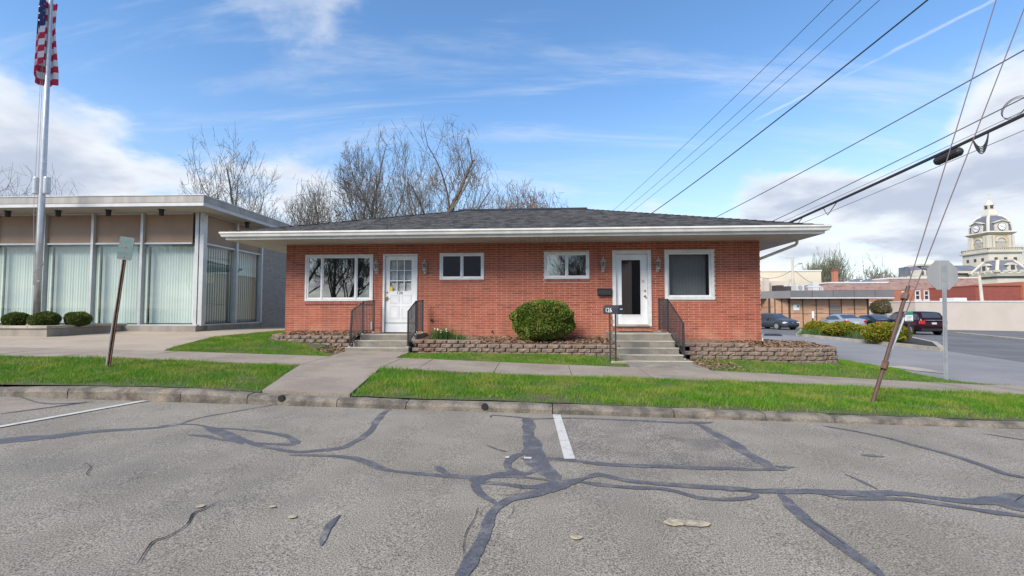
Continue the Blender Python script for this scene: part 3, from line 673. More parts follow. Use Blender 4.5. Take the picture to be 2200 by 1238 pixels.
# bricks in running bond, cut at openings
LX, LZ, J = .305, .0677, .0108
full = []; rest = MB(); z0 = .31; row = 0
bh = holes + [(OPEN[k][0] - .005, OPEN[k][1] + .005, OPEN[k][2] - s, OPEN[k][2]) for k, s in SILL.items()]
while z0 + row * LZ < ZS:
    za, zb = z0 + row * LZ + J / 2, z0 + (row + 1) * LZ - J / 2; x = XL - (LX / 2 if row % 2 else LX) ; zb = min(zb, ZS - .002)
    while x < XR:
        a, c = x + J / 2, x + LX - J / 2; x += LX
        a, c = max(a, XL), min(c, XR)
        segs = [(a, c)]
        for h in bh:
            if h[2] < zb - .012 and h[3] > za + .012:
                ns = []
                for p, q in segs:
                    if h[1] <= p or h[0] >= q: ns.append((p, q)); continue
                    if h[0] - p > .03: ns.append((p, h[0] - .004))
                    if q - h[1] > .03: ns.append((h[1] + .004, q))
                segs = ns
        for p, q in segs:
            if q - p < .03: continue
            if q - p > LX - J - .002 and zb - za > LZ - J - .002: full.append(((p + q) / 2, (za + zb) / 2))
            else: rest.box(p, q, YF + rng.uniform(-.001, .001), YF + .02, za, zb)
    row += 1
full = [f for f in full if f[1] > .60 or f[0] > 0]
full.sort(key=lambda f: (f[0] ** 2 + YF ** 2 + (f[1] - H) ** 2))
o0 = None
for i, (x, z) in enumerate(full):
    dy = rng.uniform(-.0012, .0012)
    if i < 300:
        if o0 is None: o0 = mesh_obj('brick', *(lambda m_: (m_.v, m_.f))(MB().box(-(LX - J) / 2, (LX - J) / 2, 0, .02, -(LZ - J) / 2, (LZ - J) / 2)), 'brick_red', wall, local=True); o = o0; o.location = Vector((x, YF + dy, z)) - Vector(house.location)
        else: inst(o0, 'brick', Vector((x, YF + dy, z)) - Vector(house.location), wall)
    else: rest.box(x - (LX - J) / 2, x + (LX - J) / 2, YF + dy, YF + .02, z - (LZ - J) / 2, z + (LZ - J) / 2)
rest.build('brickwork', 'brick_red', wall, kind='stuff', fix=False)
# side and rear walls (right side brick, left side pale lap siding with a door and a shuttered window)
b = MB(); b.box(XR - .2, XR, YF + .2, YB, -.25, ZS); o = b.build('side_wall', 'brick_red', house)
b = MB(); b.box(XL + .2, XR - .2, YB - .2, YB, -.25, ZS); b.build('rear_wall', 'brick_red', house)
b = MB(); b.box(XL + .02, XL + .2, YF + .2, YB, -.25, ZS); b.build('side_wall', 'cream_siding', house)
b = MB()
for k in range(18): b.add([(XL - .002, YF + .75, .72 + k * .15), (XL - .002, YB, .72 + k * .15), (XL + .02, YB, .87 + k * .15), (XL + .02, YF + .75, .87 + k * .15)], [(0, 1, 2, 3)])
b.build('siding', 'cream_siding', house, kind='stuff')
b = MB(); b.box(XL - .03, XL, 19.3, 20.25, .75, 2.85); b.build('side_door', 'white_paint', house)
f_ = MB().box(XL - .03, XL + .01, 21.2, 22.1, 1.5, 2.8).build('window', 'window_glass', house)
for y0 in (20.85, 22.12): MB().box(XL - .035, XL - .003, y0, y0 + .32, 1.5, 2.8).build('shutter', 'shutter', house)
# interior: a floor and a dim partition so that the panes look into a room
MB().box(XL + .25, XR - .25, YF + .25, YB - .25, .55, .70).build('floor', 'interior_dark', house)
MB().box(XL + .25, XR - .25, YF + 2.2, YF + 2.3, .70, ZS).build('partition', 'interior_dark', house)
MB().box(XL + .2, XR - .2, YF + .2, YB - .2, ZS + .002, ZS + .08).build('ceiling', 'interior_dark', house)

def window(key, cols, fw=.06, trim=0.0, rec=0.):
    a, c, e, g = OPEN[key]; y0 = YF - .028
    b = MB()
    b.box(a, c, y0, YF + .09, g - fw, g); b.box(a, c, y0 - .004, YF + .09, e, e + fw); b.box(a, a + fw, y0 + .001, YF + .09, e + fw, g - fw); b.box(c - fw, c, y0 + .001, YF + .09, e + fw, g - fw)
    wd = b.build('window', 'white_frame', house)
    xs = [a + fw + (c - a - 2 * fw) * t for t in cols]
    for i, (p, q) in enumerate(zip(xs[:-1], xs[1:])):
        s = .045; B = MB(); yy = y0 + .018 + rec
        B.box(p + .002, q - .002, yy, yy + .04, g - fw - s, g - fw - .002); B.box(p + .002, q - .002, yy, yy + .04, e + fw + .002, e + fw + s)
        B.box(p + .002, p + s, yy + .001, yy + .04, e + fw + s, g - fw - s); B.box(q - s, q - .002, yy + .001, yy + .04, e + fw + s, g - fw - s)
        B.build('sash', 'white_paint', wd)
        MB().box(p + s - .004, q - s + .004, yy + .016, yy + .022, e + fw + s - .004, g - fw - s + .004).build('pane', 'window_glass', wd)
    for x in xs[1:-1]: MB().box(x - .018, x + .018, y0 + .002, YF + .08, e + fw, g - fw).build('mullion', 'white_frame', wd)
    if key in SILL:
        s = SILL[key]; n = int((c - a) / .0725); p = None
        for k in range(n):
            w_ = (c - a) / n; l = Vector((a + (k + .5) * w_, YF - .022, e - s / 2)) - Vector(house.location)
            if p is None: p = mesh_obj('sill_brick', *(lambda m_: (m_.v, m_.f))(MB().box(-w_ / 2 + .004, w_ / 2 - .004, 0, .06, -s / 2 + .004, s / 2 - .003)), 'sill_brick', wd, local=True); p.location = l
            else: inst(p, 'sill_brick', l, wd)
    return wd
window('w1', [0, .235, .765, 1]); window('w2', [0, .5, 1], .05); window('w3', [0, .5, 1], .05)
wd4 = window('w4', [0, 1], .085, rec=.03)
# almost flat pale curtain inside the big right window, lightened so the pane reads grey
b = MB(); A = []; B_ = []
for k in range(60):
    x = 3.55 + 1.1 * k / 59; y = YF + .30 + .004 * math.sin(k * 1.3); A.append((x, y, .9)); B_.append((x, y, 3.1))
b.sheet(A, B_); b.build('curtain', 'curtain_grey', wd4, fix=False)

# doors
def door_frame(key, jw, label):
    a, c, e, g = OPEN[key]; b = MB()
    b.box(a, a + jw, YF - .03, YF + .12, e, g); b.box(c - jw, c, YF - .03, YF + .12, e, g); b.box(a + jw, c - jw, YF - .031, YF + .12, g - jw, g)
    return b.build('door', 'white_frame', house), a + jw, c - jw, e, g - jw
dr, a, c, e, g = door_frame('d1', .055, 'l')
dr['label'] = 'white door with nine panes and number 126'
yd = YF + .03
lx0, lx1, lz0, lz1 = a + .14, c - .14, e + 1.24, g - .13
b = MB()
for p in cut_rects(a + .004, c - .004, e + .30, g - .004, [(lx0, lx1, lz0, lz1)]): b.box(p[0], p[1], yd, yd + .045, p[2], p[3])
b.build('door_leaf', 'white_paint', dr)
MB().box(a + .004, c - .004, yd - .006, yd + .04, e + .012, e + .292).build('kick_panel', 'white_paint', dr)
for i in range(1, 3):
    x = lx0 + (lx1 - lx0) * i / 3; MB().box(x - .012, x + .012, yd + .003, yd + .04, lz0, lz1).build('glazing_bar', 'white_paint', dr)
    z = lz0 + (lz1 - lz0) * i / 3; MB().box(lx0, lx1, yd + .004, yd + .038, z - .012, z + .012).build('glazing_bar', 'white_paint', dr)
for i in range(3):
    for j in range(3):
        x0_, x1_ = lx0 + (lx1 - lx0) * i / 3 + .012, lx0 + (lx1 - lx0) * (i + 1) / 3 - .012; z0_, z1_ = lz0 + (lz1 - lz0) * j / 3 + .012, lz0 + (lz1 - lz0) * (j + 1) / 3 - .012
        MB().box(x0_, x1_, yd + .02, yd + .024, z0_, z1_).build('pane', 'door_glass', dr)
b = MB(); n = 26
for k in range(n):
    z = lz0 + (lz1 - lz0) * (k + .5) / n; b.add([(lx0, yd + .060, z - .012), (lx1, yd + .060, z - .012), (lx1, yd + .074, z + .009), (lx0, yd + .074, z + .009)], [(0, 1, 2, 3)])
b.build('blind_slats', 'blind_white', dr, kind='stuff')
mid = (a + c) / 2
for (x0_, x1_) in ((a + .14, mid - .035), (mid + .035, c - .14)):
    for (z0_, z1_) in ((e + .88, e + 1.13), (e + .42, e + .80)):
        b = MB()
        for q in ((x0_, x1_, z0_, z0_ + .018), (x0_, x1_, z1_ - .018, z1_), (x0_, x0_ + .018, z0_ + .018, z1_ - .018), (x1_ - .018, x1_, z0_ + .018, z1_ - .018)): b.box(q[0], q[1], yd - .009, yd - .0005, q[2], q[3])
        b.box(x0_ + .04, x1_ - .04, yd - .006, yd - .0005, z0_ + .04, z1_ - .04)
        b.build('panel', 'white_paint', dr)
kx_ = a + .06; kz_ = e + 1.06
hd = MB().lathe([(.03, 0), (.03, .006), (.012, .012), (.012, .035), (.027, .045), (.03, .06), (.018, .072)], (0, 0, 0), 14).build('handle', 'brass', dr, smooth=True, local=True)
hd.rotation_euler = (R(90), 0, 0); hd.location = Vector((kx_, yd, kz_)) - Vector(house.location)
h2 = inst(hd, 'lock', Vector((kx_, yd, kz_ + .15)) - Vector(house.location), dr, (R(90), 0, 0), (.8, .8, .4))
MB().box(kx_ - .03, kx_ + .03, yd - .006, yd - .0005, kz_ - .12, kz_ - .03).build('escutcheon', 'brass', dr)
MB().box(lx0 - .01, lx0 + .085, yd - .003, yd + .018, lz0 - .005, lz0 + .13).build('yellow_tag', 'yellow_tag', dr)
text_mesh('house_number', '126', .13, 'digit_black', dr, facing((mid - .02, yd - .004, lz0 - .055)), .002)
MB().box(a, c, YF - .04, YF + .1, e - .02, e + .012).build('threshold', 'aluminium', dr)
MB().box(a, c, yd - .012, yd + .03, e + .285, e + .30).build('weather_strip', 'dark_trim', dr)

dr, a, c, e, g = door_frame('d2', .10, 'r')
dr['label'] = 'white door with one tall dark pane'
gx0, gx1, gz0, gz1 = a + .165, c - .19, e + .33, g - .17
b = MB(); yd = YF + .045
for p in cut_rects(a + .004, c - .004, e + .05, g - .004, [(gx0, gx1, gz0, gz1)]): b.box(p[0], p[1], yd, yd + .045, p[2], p[3])
b.build('door_leaf', 'white_paint', dr)
b = MB()
for q in ((gx0 - .03, gx1 + .03, gz0 - .03, gz0), (gx0 - .03, gx1 + .03, gz1, gz1 + .03), (gx0 - .03, gx0, gz0, gz1), (gx1, gx1 + .03, gz0, gz1)): b.box(q[0], q[1], yd - .012, yd - .0005, q[2], q[3])
b.build('pane_bead', 'white_paint', dr)
MB().box(gx0, gx1, yd + .02, yd + .026, gz0, gz1).build('pane', 'window_glass', dr)
for z in (e + 1.02, e + .86):
    h3 = inst(hd, 'handle' if z < e + .9 else 'lock', Vector((c - .075, yd, z)) - Vector(house.location), dr, (R(90), 0, 0), None if z < e + .9 else (.85, .85, .5))
MB().box(c - .16, c - .05, yd - .003, yd - .0005, e + 1.47, e + 1.55).build('notice', 'white_sign', dr)
MB().box(c - .15, c - .08, yd - .003, yd - .0005, e + 1.24, e + 1.33).build('notice', 'tan_tag', dr)
MB().box(a - .02, c + .02, YF - .05, YF + .1, e - .005, e + .045).build('threshold', 'concrete_pale', dr)

# roof
OV = 1.12; ex0, ex1, ey0, ey1 = XL - OV, XR + OV, YF - OV, YB + OV; ze = 3.605; hr = (ey1 - ey0) / 2; ym = (ey0 + ey1) / 2; zr = 5.31; slope = (zr - ze) / hr
rx0, rx1 = ex0 + hr, ex1 - hr
b = MB(); v = [(ex0, ey0, ze), (ex1, ey0, ze), (ex1, ey1, ze), (ex0, ey1, ze), (rx0, ym, zr), (rx1, ym, zr)]
b.add(v, [(0, 1, 5, 4), (1, 2, 5), (2, 3, 4, 5), (3, 0, 4), (3, 2, 1, 0)]); roof = b.build('roof', 'shingle', house)
def shingles():
    b = MB(); run = .135; n = int(hr / run)
    def row(O, U, Wv, L, k):                              # O eave corner, U along, Wv up the slope (plan), L eave length
        d0, d1 = k * run - .02, (k + 1) * run; za, zb = ze + slope * d0, ze + slope * d1
        s = d1 + rng.uniform(0, .3); end = L - d1
        while s < end - .02:
            wd = rng.choice((.13, .16, .2, .26, .33)); e_ = min(s + wd, end); th = rng.choice((.006, .009, .013, .018))
            p = [O + U * s + Wv * d0, O + U * (e_ - .004) + Wv * d0, O + U * (e_ - .004) + Wv * d1, O + U * s + Wv * d1]
            zz = [za, za, zb, zb]; top = [(q.x, q.y, z + th + (.006 if i < 2 else .001)) for i, (q, z) in enumerate(zip(p, zz))]; bot = [(q.x, q.y, z - .002) for q, z in zip(p, zz)]
            b.add(bot + top, [(4, 5, 6, 7), (0, 1, 5, 4), (1, 2, 6, 5), (3, 0, 4, 7)]); s = e_
    A, B_, C_, D_ = Vector((ex0, ey0, 0)), Vector((ex1, ey0, 0)), Vector((ex1, ey1, 0)), Vector((ex0, ey1, 0))
    for k in range(n):
        row(A, Vector((1, 0, 0)), Vector((0, 1, 0)), ex1 - ex0, k); row(B_, Vector((0, 1, 0)), Vector((-1, 0, 0)), ey1 - ey0, k); row(D_, Vector((0, -1, 0)), Vector((1, 0, 0)), ey1 - ey0, k)
    return b
shingles().build('shingles', 'shingle', roof, kind='stuff', fix=False)
for (p, q) in (((ex0, ey0, ze), (rx0, ym, zr)), ((ex1, ey0, ze), (rx1, ym, zr)), ((ex0, ey1, ze), (rx0, ym, zr)), ((ex1, ey1, ze), (rx1, ym, zr))):
    p, q = Vector(p) + Vector((0, 0, .012)), Vector(q) + Vector((0, 0, .012)); t = (q - p); n = 34; b = MB()
    s_ = Vector((t.y, -t.x, 0)).normalized() * .13
    for k in range(n):
        u0, u1 = p + t * (k / n), p + t * ((k + 1.25) / n); u0.z += .018
        b.add([u0 - s_ - Vector((0, 0, .025)), u0, u0 + s_ - Vector((0, 0, .025)), u1 + s_ - Vector((0, 0, .025)), u1, u1 - s_ - Vector((0, 0, .025))], [(0, 1, 4, 5), (1, 2, 3, 4)])
    b.build('hip_cap', 'shingle', roof, fix=False)
b = MB(); b.prism([(rx0 - .1, ym - .16, zr - .02), (rx0 - .1, ym, zr + .075), (rx0 - .1, ym + .16, zr - .02)], (rx1 - rx0 + .2, 0, 0)); b.build('ridge_vent', 'black_plastic', roof)
def loop(o, z): return [(ex0 - o, ey1 + o, z), (ex0 - o, ey0 - o, z), (ex1 + o, ey0 - o, z), (ex1 + o, ey1 + o, z), (ex0 - o, ey1 + o, z)]
b = MB(); pr = [(.0, 3.39), (.018, 3.39), (.018, 3.60), (0, 3.60)]
for (o1, z1), (o2, z2) in zip(pr, pr[1:] + pr[:1]): b.sheet(loop(o1, z1), loop(o2, z2))
b.build('fascia', 'gutter_white', house, fix=False)
b = MB(); pr = [(.02, 3.465), (.095, 3.465), (.105, 3.49), (.115, 3.525), (.140, 3.555), (.140, 3.598), (.13, 3.60), (.128, 3.565), (.10, 3.53), (.09, 3.475), (.02, 3.475)]
for (o1, z1), (o2, z2) in zip(pr[:-1], pr[1:]): b.sheet(loop(o1, z1), loop(o2, z2))
b.build('gutter', 'gutter_white', house, fix=False)
# soffit of narrow boards, mitred at the corners
b = MB(); wd = .135; zs = ZS + .006
def board(q): b.hexa([(x, y, zs + .0) for x, y in q], [(x, y, zs + .012) for x, y in q])
x = ex0 + .02
while x < ex1 - .02:
    e_ = min(x + wd - .008, ex1 - .02)
    def fy(xx): return ey0 + min(OV, max(.0, min(xx - ex0, ex1 - xx)))
    board([(x, ey0 + .005), (e_, ey0 + .005), (e_, max(ey0 + .01, fy(e_))), (x, max(ey0 + .01, fy(x)))]); x += wd
for side in (0, 1):
    y = ey0 + .02
    while y < ey1 - .02:
        e_ = min(y + wd - .008, ey1 - .02)
        def fx(yy): return min(OV, yy - ey0)
        if side: board([(ex1 - fx(y), y), (ex1 - .005, y), (ex1 - .005, e_), (ex1 - fx(e_), e_)])
        else: board([(ex0 + .005, y), (ex0 + fx(y), y), (ex0 + fx(e_), e_), (ex0 + .005, e_)])
        y += wd
b.build('soffit_boards', 'soffit', house, kind='stuff')
MB().box(ex0 + .01, ex1 - .01, ey0 + .01, ey1 - .01, zs + .014, zs + .02).build('soffit_backing', 'dark_trim', house)
# downspout on the right side
p0 = onX(1712, 515, XR + OV - .1); p2 = onX(1637, 553, XR + .05)
b = MB(); pts = [(p0.x, p0.y, 3.40), (p0.x, p0.y, 3.30), (p0.x - .03, p0.y + .03, 3.25), (XR + .10, p2.y + .25, p2.z - .02), (XR + .055, p2.y + .45, p2.z - .10), (XR + .055, p2.y + .47, 1.5), (XR + .055, p2.y + .47, .1)]
b.tube(pts, .042, 8); b.build('downspout', 'gutter_white', house)
MB().add([(XR + .01, YF - .003, .10), (XR + .05, YF - .03, .10), (XR + .03, YF - .01, .62), (XR + .005, YF + .02, .62)], [(0, 1, 2, 3)]).build('corner_flashing', 'white_frame', house, fix=False)
# small pipes in the wall
for px, py, r_ in ((927, 687, .03), (1057, 711, .022)):
    p = onY(px, py, YF); MB().tube([(p.x, YF + .01, p.z), (p.x, YF - .05, p.z), (p.x, YF - .06, p.z - .03)], r_, 8).build('wall_pipe', 'dark_trim', house)
p = onY(799, 700, YF); MB().box(p.x - .04, p.x + .03, YF - .03, YF + .004, p.z - .12, p.z + .12).build('meter_box', 'aluminium', house)

# porch steps
def steps(label, loc, parts, m='concrete_step'):
    t = thing('porch_steps', label, 'steps', loc)
    for n_, (a, c, e, g, z0_, z1_) in parts:
        o = MB().bbox(a, c, e, g, z0_, z1_, .012).build(n_, m, t); MB().bbox(a - .003, c + .003, e - .006, e + .045, z1_ - .03, z1_ + .003, .008).build('nosing', 'concrete_pale', o)
    return t
steps('three concrete steps up to the door with nine panes', (-4.3, 12.1, .26), [('landing', (-5.05, -3.48, 12.70, YF - .004, .25, .755)), ('step', (-5.12, -3.60, 12.40, 12.698, .24, .605)), ('step', (-5.20, -3.52, 12.08, 12.398, .2, .445))])
steps('taller concrete steps up to the door with one tall pane', (2.5, 11.3, .12), [('landing', (1.74, 3.36, 12.50, YF - .004, .1, .81)), ('step', (1.78, 3.24, 12.20, 12.498, .1, .64)), ('step', (1.77, 3.26, 11.90, 12.198, .1, .49)), ('step', (1.77, 3.28, 11.60, 11.898, .08, .35)), ('step', (1.82, 3.40, 11.28, 11.598, .0, .235))])
for x0_, x1_, yy, z in ((-4.72, -3.92, 13.35, .755), (2.05, 2.95, 13.25, .81)):
    tag(MB().bbox(x0_, x1_, yy, YF - .06, z + .001, z + .014, .004).build('door_mat', 'rubber_mat'), 'thin dark mat at the door ' + ('with nine panes' if x0_ < 0 else 'with the tall pane'), 'mat')
# railings
def railing(label, top, foot, ypos, n1, n2):
    """three posts: far, bend, near; flat run then sloping run"""
    P = [Vector(p) for p in top]; Q = [Vector(p) for p in foot]
    t = thing('railing', label, 'railing', tuple(Q[2]))
    for a, c in zip(P, Q): MB().bar(c, a + Vector((0, 0, .012)), .034).build('post', 'black_iron', t); MB().bar(c - Vector((0, 0, .01)), c + Vector((0, 0, .035)), .06).build('post_foot', 'galvanised', t)
    for (a, c, e, g, n) in ((P[0], P[1], Q[0], Q[1], n1), (P[1], P[2], Q[1], Q[2], n2)):
        lift = Vector((0, 0, .09)); MB().bar(a, c, .034, .014).build('top_rail', 'black_iron', t); MB().bar(e + lift, g + lift, .028, .014).build('bottom_rail', 'black_iron', t)
        for k in range(1, n + 1): MB().bar((e + lift).lerp(g + lift, k / (n + 1)), a.lerp(c, k / (n + 1)), .016).build('baluster', 'black_iron', t)
railing('black iron railing left of the door with nine panes', [(-5.0, 13.60, 1.70), (-5.03, 12.85, 1.66), (-5.09, 12.22, 1.40)], [(-5.0, 13.60, .75), (-5.03, 12.85, .75), (-5.14, 12.22, .44)], None, 6, 8)
railing('black iron railing right of the door with nine panes', [(-3.55, 13.60, 1.70), (-3.55, 12.85, 1.66), (-3.58, 12.22, 1.38)], [(-3.55, 13.60, .75), (-3.55, 12.85, .75), (-3.58, 12.22, .44)], None, 6, 8)
railing('black iron railing beside the tall pane door', [(3.19, 13.62, 1.745), (3.2, 12.72, 1.70), (3.29, 11.62, 1.10)], [(3.19, 13.62, .81), (3.2, 12.72, .81), (3.3, 11.62, .235)], None, 8, 11)

# wall lanterns
def lantern(x, z, label):
    t = thing('wall_lantern', label, 'lantern', (x, YF - .002, z), 0, 'lanterns beside the front doors')
    y = YF - .11
    MB().bbox(x - .045, x + .045, YF - .022, YF - .001, z - .24, z - .06, .008).build('back_plate', 'lantern_metal', t)
    MB().tube([(x, YF - .01, z - .13), (x, YF - .05, z - .19), (x, YF - .1, z - .19), (x, y, z - .15)], .012, 7).build('arm', 'lantern_metal', t)
    MB().lathe([(.015, -.17), (.05, -.15), (.058, -.13), (.045, -.12)], (x, y, z), 6).build('cup', 'lantern_metal', t)
    MB().lathe([(.045, -.12), (.07, .05)], (x, y, z), 6).build('lamp_glass', 'lamp_glass', t)
    for k in range(6):
        g = k * math.pi / 3; MB().bar((x + .046 * math.cos(g), y + .046 * math.sin(g), z - .12), (x + .072 * math.cos(g), y + .072 * math.sin(g), z + .05), .008).build('cage_bar', 'lantern_metal', t)
    MB().lathe([(.095, .05), (.09, .065), (.06, .085), (.035, .12), (.02, .13), (.012, .14), (.02, .155), (.008, .18), (.002, .21)], (x, y, z), 12).build('cap', 'lantern_metal', t, smooth=True)
for px, py, l in ((808, 572, 'small grey lantern left of the door with nine panes'), (912, 572, 'small grey lantern right of the door with nine panes'), (1296, 568, 'small grey lantern left of the tall pane door'), (1414, 568, 'small grey lantern between tall pane door and square window')):
    p = onY(px, py, YF - .1); lantern(p.x, p.z + .02, l)
# slim letter box on the wall
a, c = onY(1283, 622, YF), onY(1313, 634, YF)
t = thing('wall_letter_box', 'slim black letter box on the brick left of the tall pane door', 'letter box', (a.x, YF, c.z))
MB().bbox(a.x, c.x, YF - .10, YF - .002, c.z, a.z, .006).build('body', 'black_plastic', t); MB().bbox(a.x - .01, c.x + .01, YF - .115, YF - .002, a.z - .004, a.z + .02, .005).build('lid', 'black_plastic', t)
for x in (a.x + .09, c.x - .07): MB().tube([(x, YF - .05, c.z + .01), (x, YF - .06, c.z - .06), (x + .02, YF - .09, c.z - .085), (x + .03, YF - .1, c.z - .06)], .006, 6).build('paper_hook', 'black_iron', t)
# mailbox on two posts
mz = zl(1.66, 11.2); mx, my = 1.66, 11.15
t = thing('mailbox', 'black mailbox numbered 126 on twin iron posts', 'mailbox', (mx, my, mz))
pl_, pr_ = onY(1310, 660, my), onY(1322, 660, my)
MB().bbox(mx - .16, mx + .2, my - .12, my + .12, mz - .02, mz + .035, .01).build('base', 'concrete_pale', t)
for x in (pl_.x, pr_.x): MB().bar((x, my, mz), (x, my, 1.325), .03).build('post', 'black_iron', t)
MB().bar((pl_.x, my, mz + .1), (pr_.x, my, mz + .1), .014).build('cross_bar', 'black_iron', t)
b = MB(); n = 60
b.tube([((pl_.x + pr_.x) / 2 + .035 * math.sin(k * .62), my, .3 + .95 * k / n) for k in range(n + 1)], .006, 5); b.build('scroll', 'black_iron', t)
bz = 1.325; bl = .46; hw = .085
ang = R(-52); ca_, sa_ = math.cos(ang), math.sin(ang); bc = Vector(((pl_.x + pr_.x) / 2 + .01, my, 0))
def ml(u, v_, z): return Vector((bc.x + u * ca_ - v_ * sa_, bc.y + u * sa_ + v_ * ca_, z))
def arch(u, e=0., n=10): return [ml(u, hw + e, bz - e), *[ml(u, (hw + e) * math.cos(math.pi * k / n), bz + .12 + (hw + e) * math.sin(math.pi * k / n)) for k in range(n + 1)], ml(u, -hw - e, bz - e)]
MB().prism(arch(-bl / 2), ml(bl / 2, 0, 0) - ml(-bl / 2, 0, 0)).build('box', 'mailbox_black', t)
MB().prism(arch(bl / 2, .006), ml(.012, 0, 0) - ml(0, 0, 0)).build('door', 'mailbox_black', t)
MB().prism([ml(bl / 2 + .013, -.03, bz + .10), ml(bl / 2 + .013, .05, bz + .10), ml(bl / 2 + .013, .05, bz + .125), ml(bl / 2 + .013, -.03, bz + .125)], ml(.003, 0, 0) - ml(0, 0, 0)).build('name_plate', 'digit_white', t)
c = ml(-.06, -hw - .002, bz + .085)
text_mesh('house_number', '126', .145, 'digit_white', t, Matrix.Translation(c) @ Matrix.Rotation(ang, 4, 'Z') @ Matrix.Rotation(R(90), 4, 'X'), .001)

# garden edging and beds
retaining('low curved block wall left of the porch with nine panes', [(-8.1, 14.2), (-8.0, 13.45), (-7.55, 12.95), (-6.8, 12.68), (-5.28, 12.62)], lambda x, y: .715)
retaining('straight low block wall between the two porches', [(-3.44, 12.10), (1.70, 12.02)], lambda x, y: .545, lambda x: x < -1.75)
retaining('tall block wall curving round the right corner of the house', [(3.42, 12.08), (4.85, 12.0), (5.9, 11.95), (6.6, 12.0), (7.05, 12.2), (7.33, 12.6), (7.48, 13.2), (7.55, 14.2), (7.58, 16.8)], lambda x, y: .50 if y < 13 else .50 - (y - 13) * .02, lambda x: x < 5.05)
def bed(name, A, B_, m='mulch'):
    n = len(A); b = MB(); K = 6; rows = []
    for k in range(K + 1):
        rows.append([Vector(a).lerp(Vector(c), k / K) + Vector((0, 0, rng.uniform(-.012, .02) if 0 < k < K else 0)) for a, c in zip(A, B_)])
    for p, q in zip(rows[:-1], rows[1:]): b.sheet(p, q)
    return struct(b.build(name, m, smooth=True, fix=False))
yw = YF - .005
bed('planting_bed', [(x, 12.72 if x > -7.0 else (12.85 if x > -7.5 else 13.45), .68) for x in (-7.85, -7.3, -6.6, -6.0, -5.6, -5.2)], [(x, yw + (0 if x > -7.84 else .3), z) for x, z in ((-7.85, .72), (-7.3, .74), (-6.6, .80), (-6.0, .80), (-5.6, .77), (-5.2, .74))])
bed('planting_bed', [(x, 12.14, .60 if x < -1.7 else .53) for x in np.linspace(-3.5, 1.75, 12)], [(x, yw, .66 if x < -1.7 else .62) for x in np.linspace(-3.5, 1.75, 12)])
bed('planting_bed', [(3.3, 12.2, .53), (4.85, 12.12, .46), (5.9, 12.08, .44), (6.5, 12.14, .43), (6.95, 12.35, .43), (7.2, 12.7, .43), (7.35, 13.25, .43), (7.42, 14.2, .42), (7.44, 16.8, .38)], [(3.3, yw, .62), (4.4, yw, .60), (5.2, yw, .56), (5.8, yw, .52), (6.0, yw, .50), (6.05, yw, .49), (6.08, yw + .3, .48), (6.08, 14.6, .46), (6.08, 16.8, .42)])
def inbed(x0, x1, y0, y1, za, zb):
    def f():
        x = rng.uniform(x0, x1); t_ = rng.random(); return (x, y0 + (y1 - y0) * t_, za + (zb - za) * t_)
    return f
chips('bark_chips_left', 1800, inbed(-7.5, -5.2, 12.85, 13.8, .70, .78)); chips('bark_chips_middle', 2600, inbed(-3.4, 1.75, 12.2, 13.8, .56, .64)); chips('bark_chips_right', 3200, inbed(3.4, 7.2, 12.3, 13.8, .46, .55))
for o in list(COL.objects):
    if o.name.startswith('bark_chips'):
        w_ = o.name.split('_')[2]; o['label'] = {'left': 'brown bark chips in the bed under the three-part window', 'middle': 'brown bark chips round the big shrub', 'right': 'straw coloured chips in the corner bed'}[w_]; o.name = 'bark_chips'
chips_d = chips('leaf_litter', 700, lambda: V3(rng.uniform(3.35, 4.4), rng.uniform(10.7, 11.95)), (.015, .04)); chips_d['label'] = 'dead leaves on the soil right of the taller steps'
c2_ = chips('leaf_litter', 250, lambda: V3(rng.uniform(-5.9, -5.2), rng.uniform(11.6, 12.5)), (.015, .04)); c2_['label'] = 'dead leaves on the soil left of the three steps'

# shrubs and flowers by the house
bush('round_shrub', 'big round clipped evergreen shrub against the brick wall', (-.10, 12.95, 1.12), .84, .68, .57, 34000, 'shrub_leaf', .042, .085, squash=.82, seed=5)
def tuft(name, label, c, n, h, sp, m='tuft_leaf', cat='plant', flowers=0, group=None):
    r = np.random.default_rng(int(abs(c[0]) * 100) + 3); V = np.zeros((n, 4, 3))
    for i in range(n):
        a = r.random() * 6.28; q = np.array([c[0] + r.normal() * sp, c[1] + r.normal() * sp * .5, c[2] - .01]); L = h * (.5 + .6 * r.random()); tip = q + np.array([math.cos(a) * L * .5, math.sin(a) * L * .5, L]); u = np.array([-math.sin(a), math.cos(a), 0]) * .008
        V[i] = [q - u, q + u, tip + u * .3, tip - u * .3]
    root = thing(name, label, cat, tuple(c), 0, group); quads_np('leaves', V, m, root, r.random(n))
    for k in range(flowers):
        p = (c[0] + r.normal() * sp, c[1] + r.normal() * sp * .4 - .05, c[2] + h * r.uniform(.6, .95)); MB().lathe([(.004, -.015), (.028, 0), (.016, .006), (.012, .02)], p, 6).build('flower', 'daffodil', root)
        MB().tube([(p[0], p[1], c[2]), p], .004, 4).build('flower_stem', 'tuft_leaf', root)
    return root
tuft('daffodil_plant', 'clump of green daffodil leaves in the bed right of the steps', (-2.78, 12.75, .63), 420, .30, .16, flowers=9)
tuft('ground_plant', 'low leafy plant beside the daffodil clump', (-2.35, 12.7, .63), 200, .15, .12)

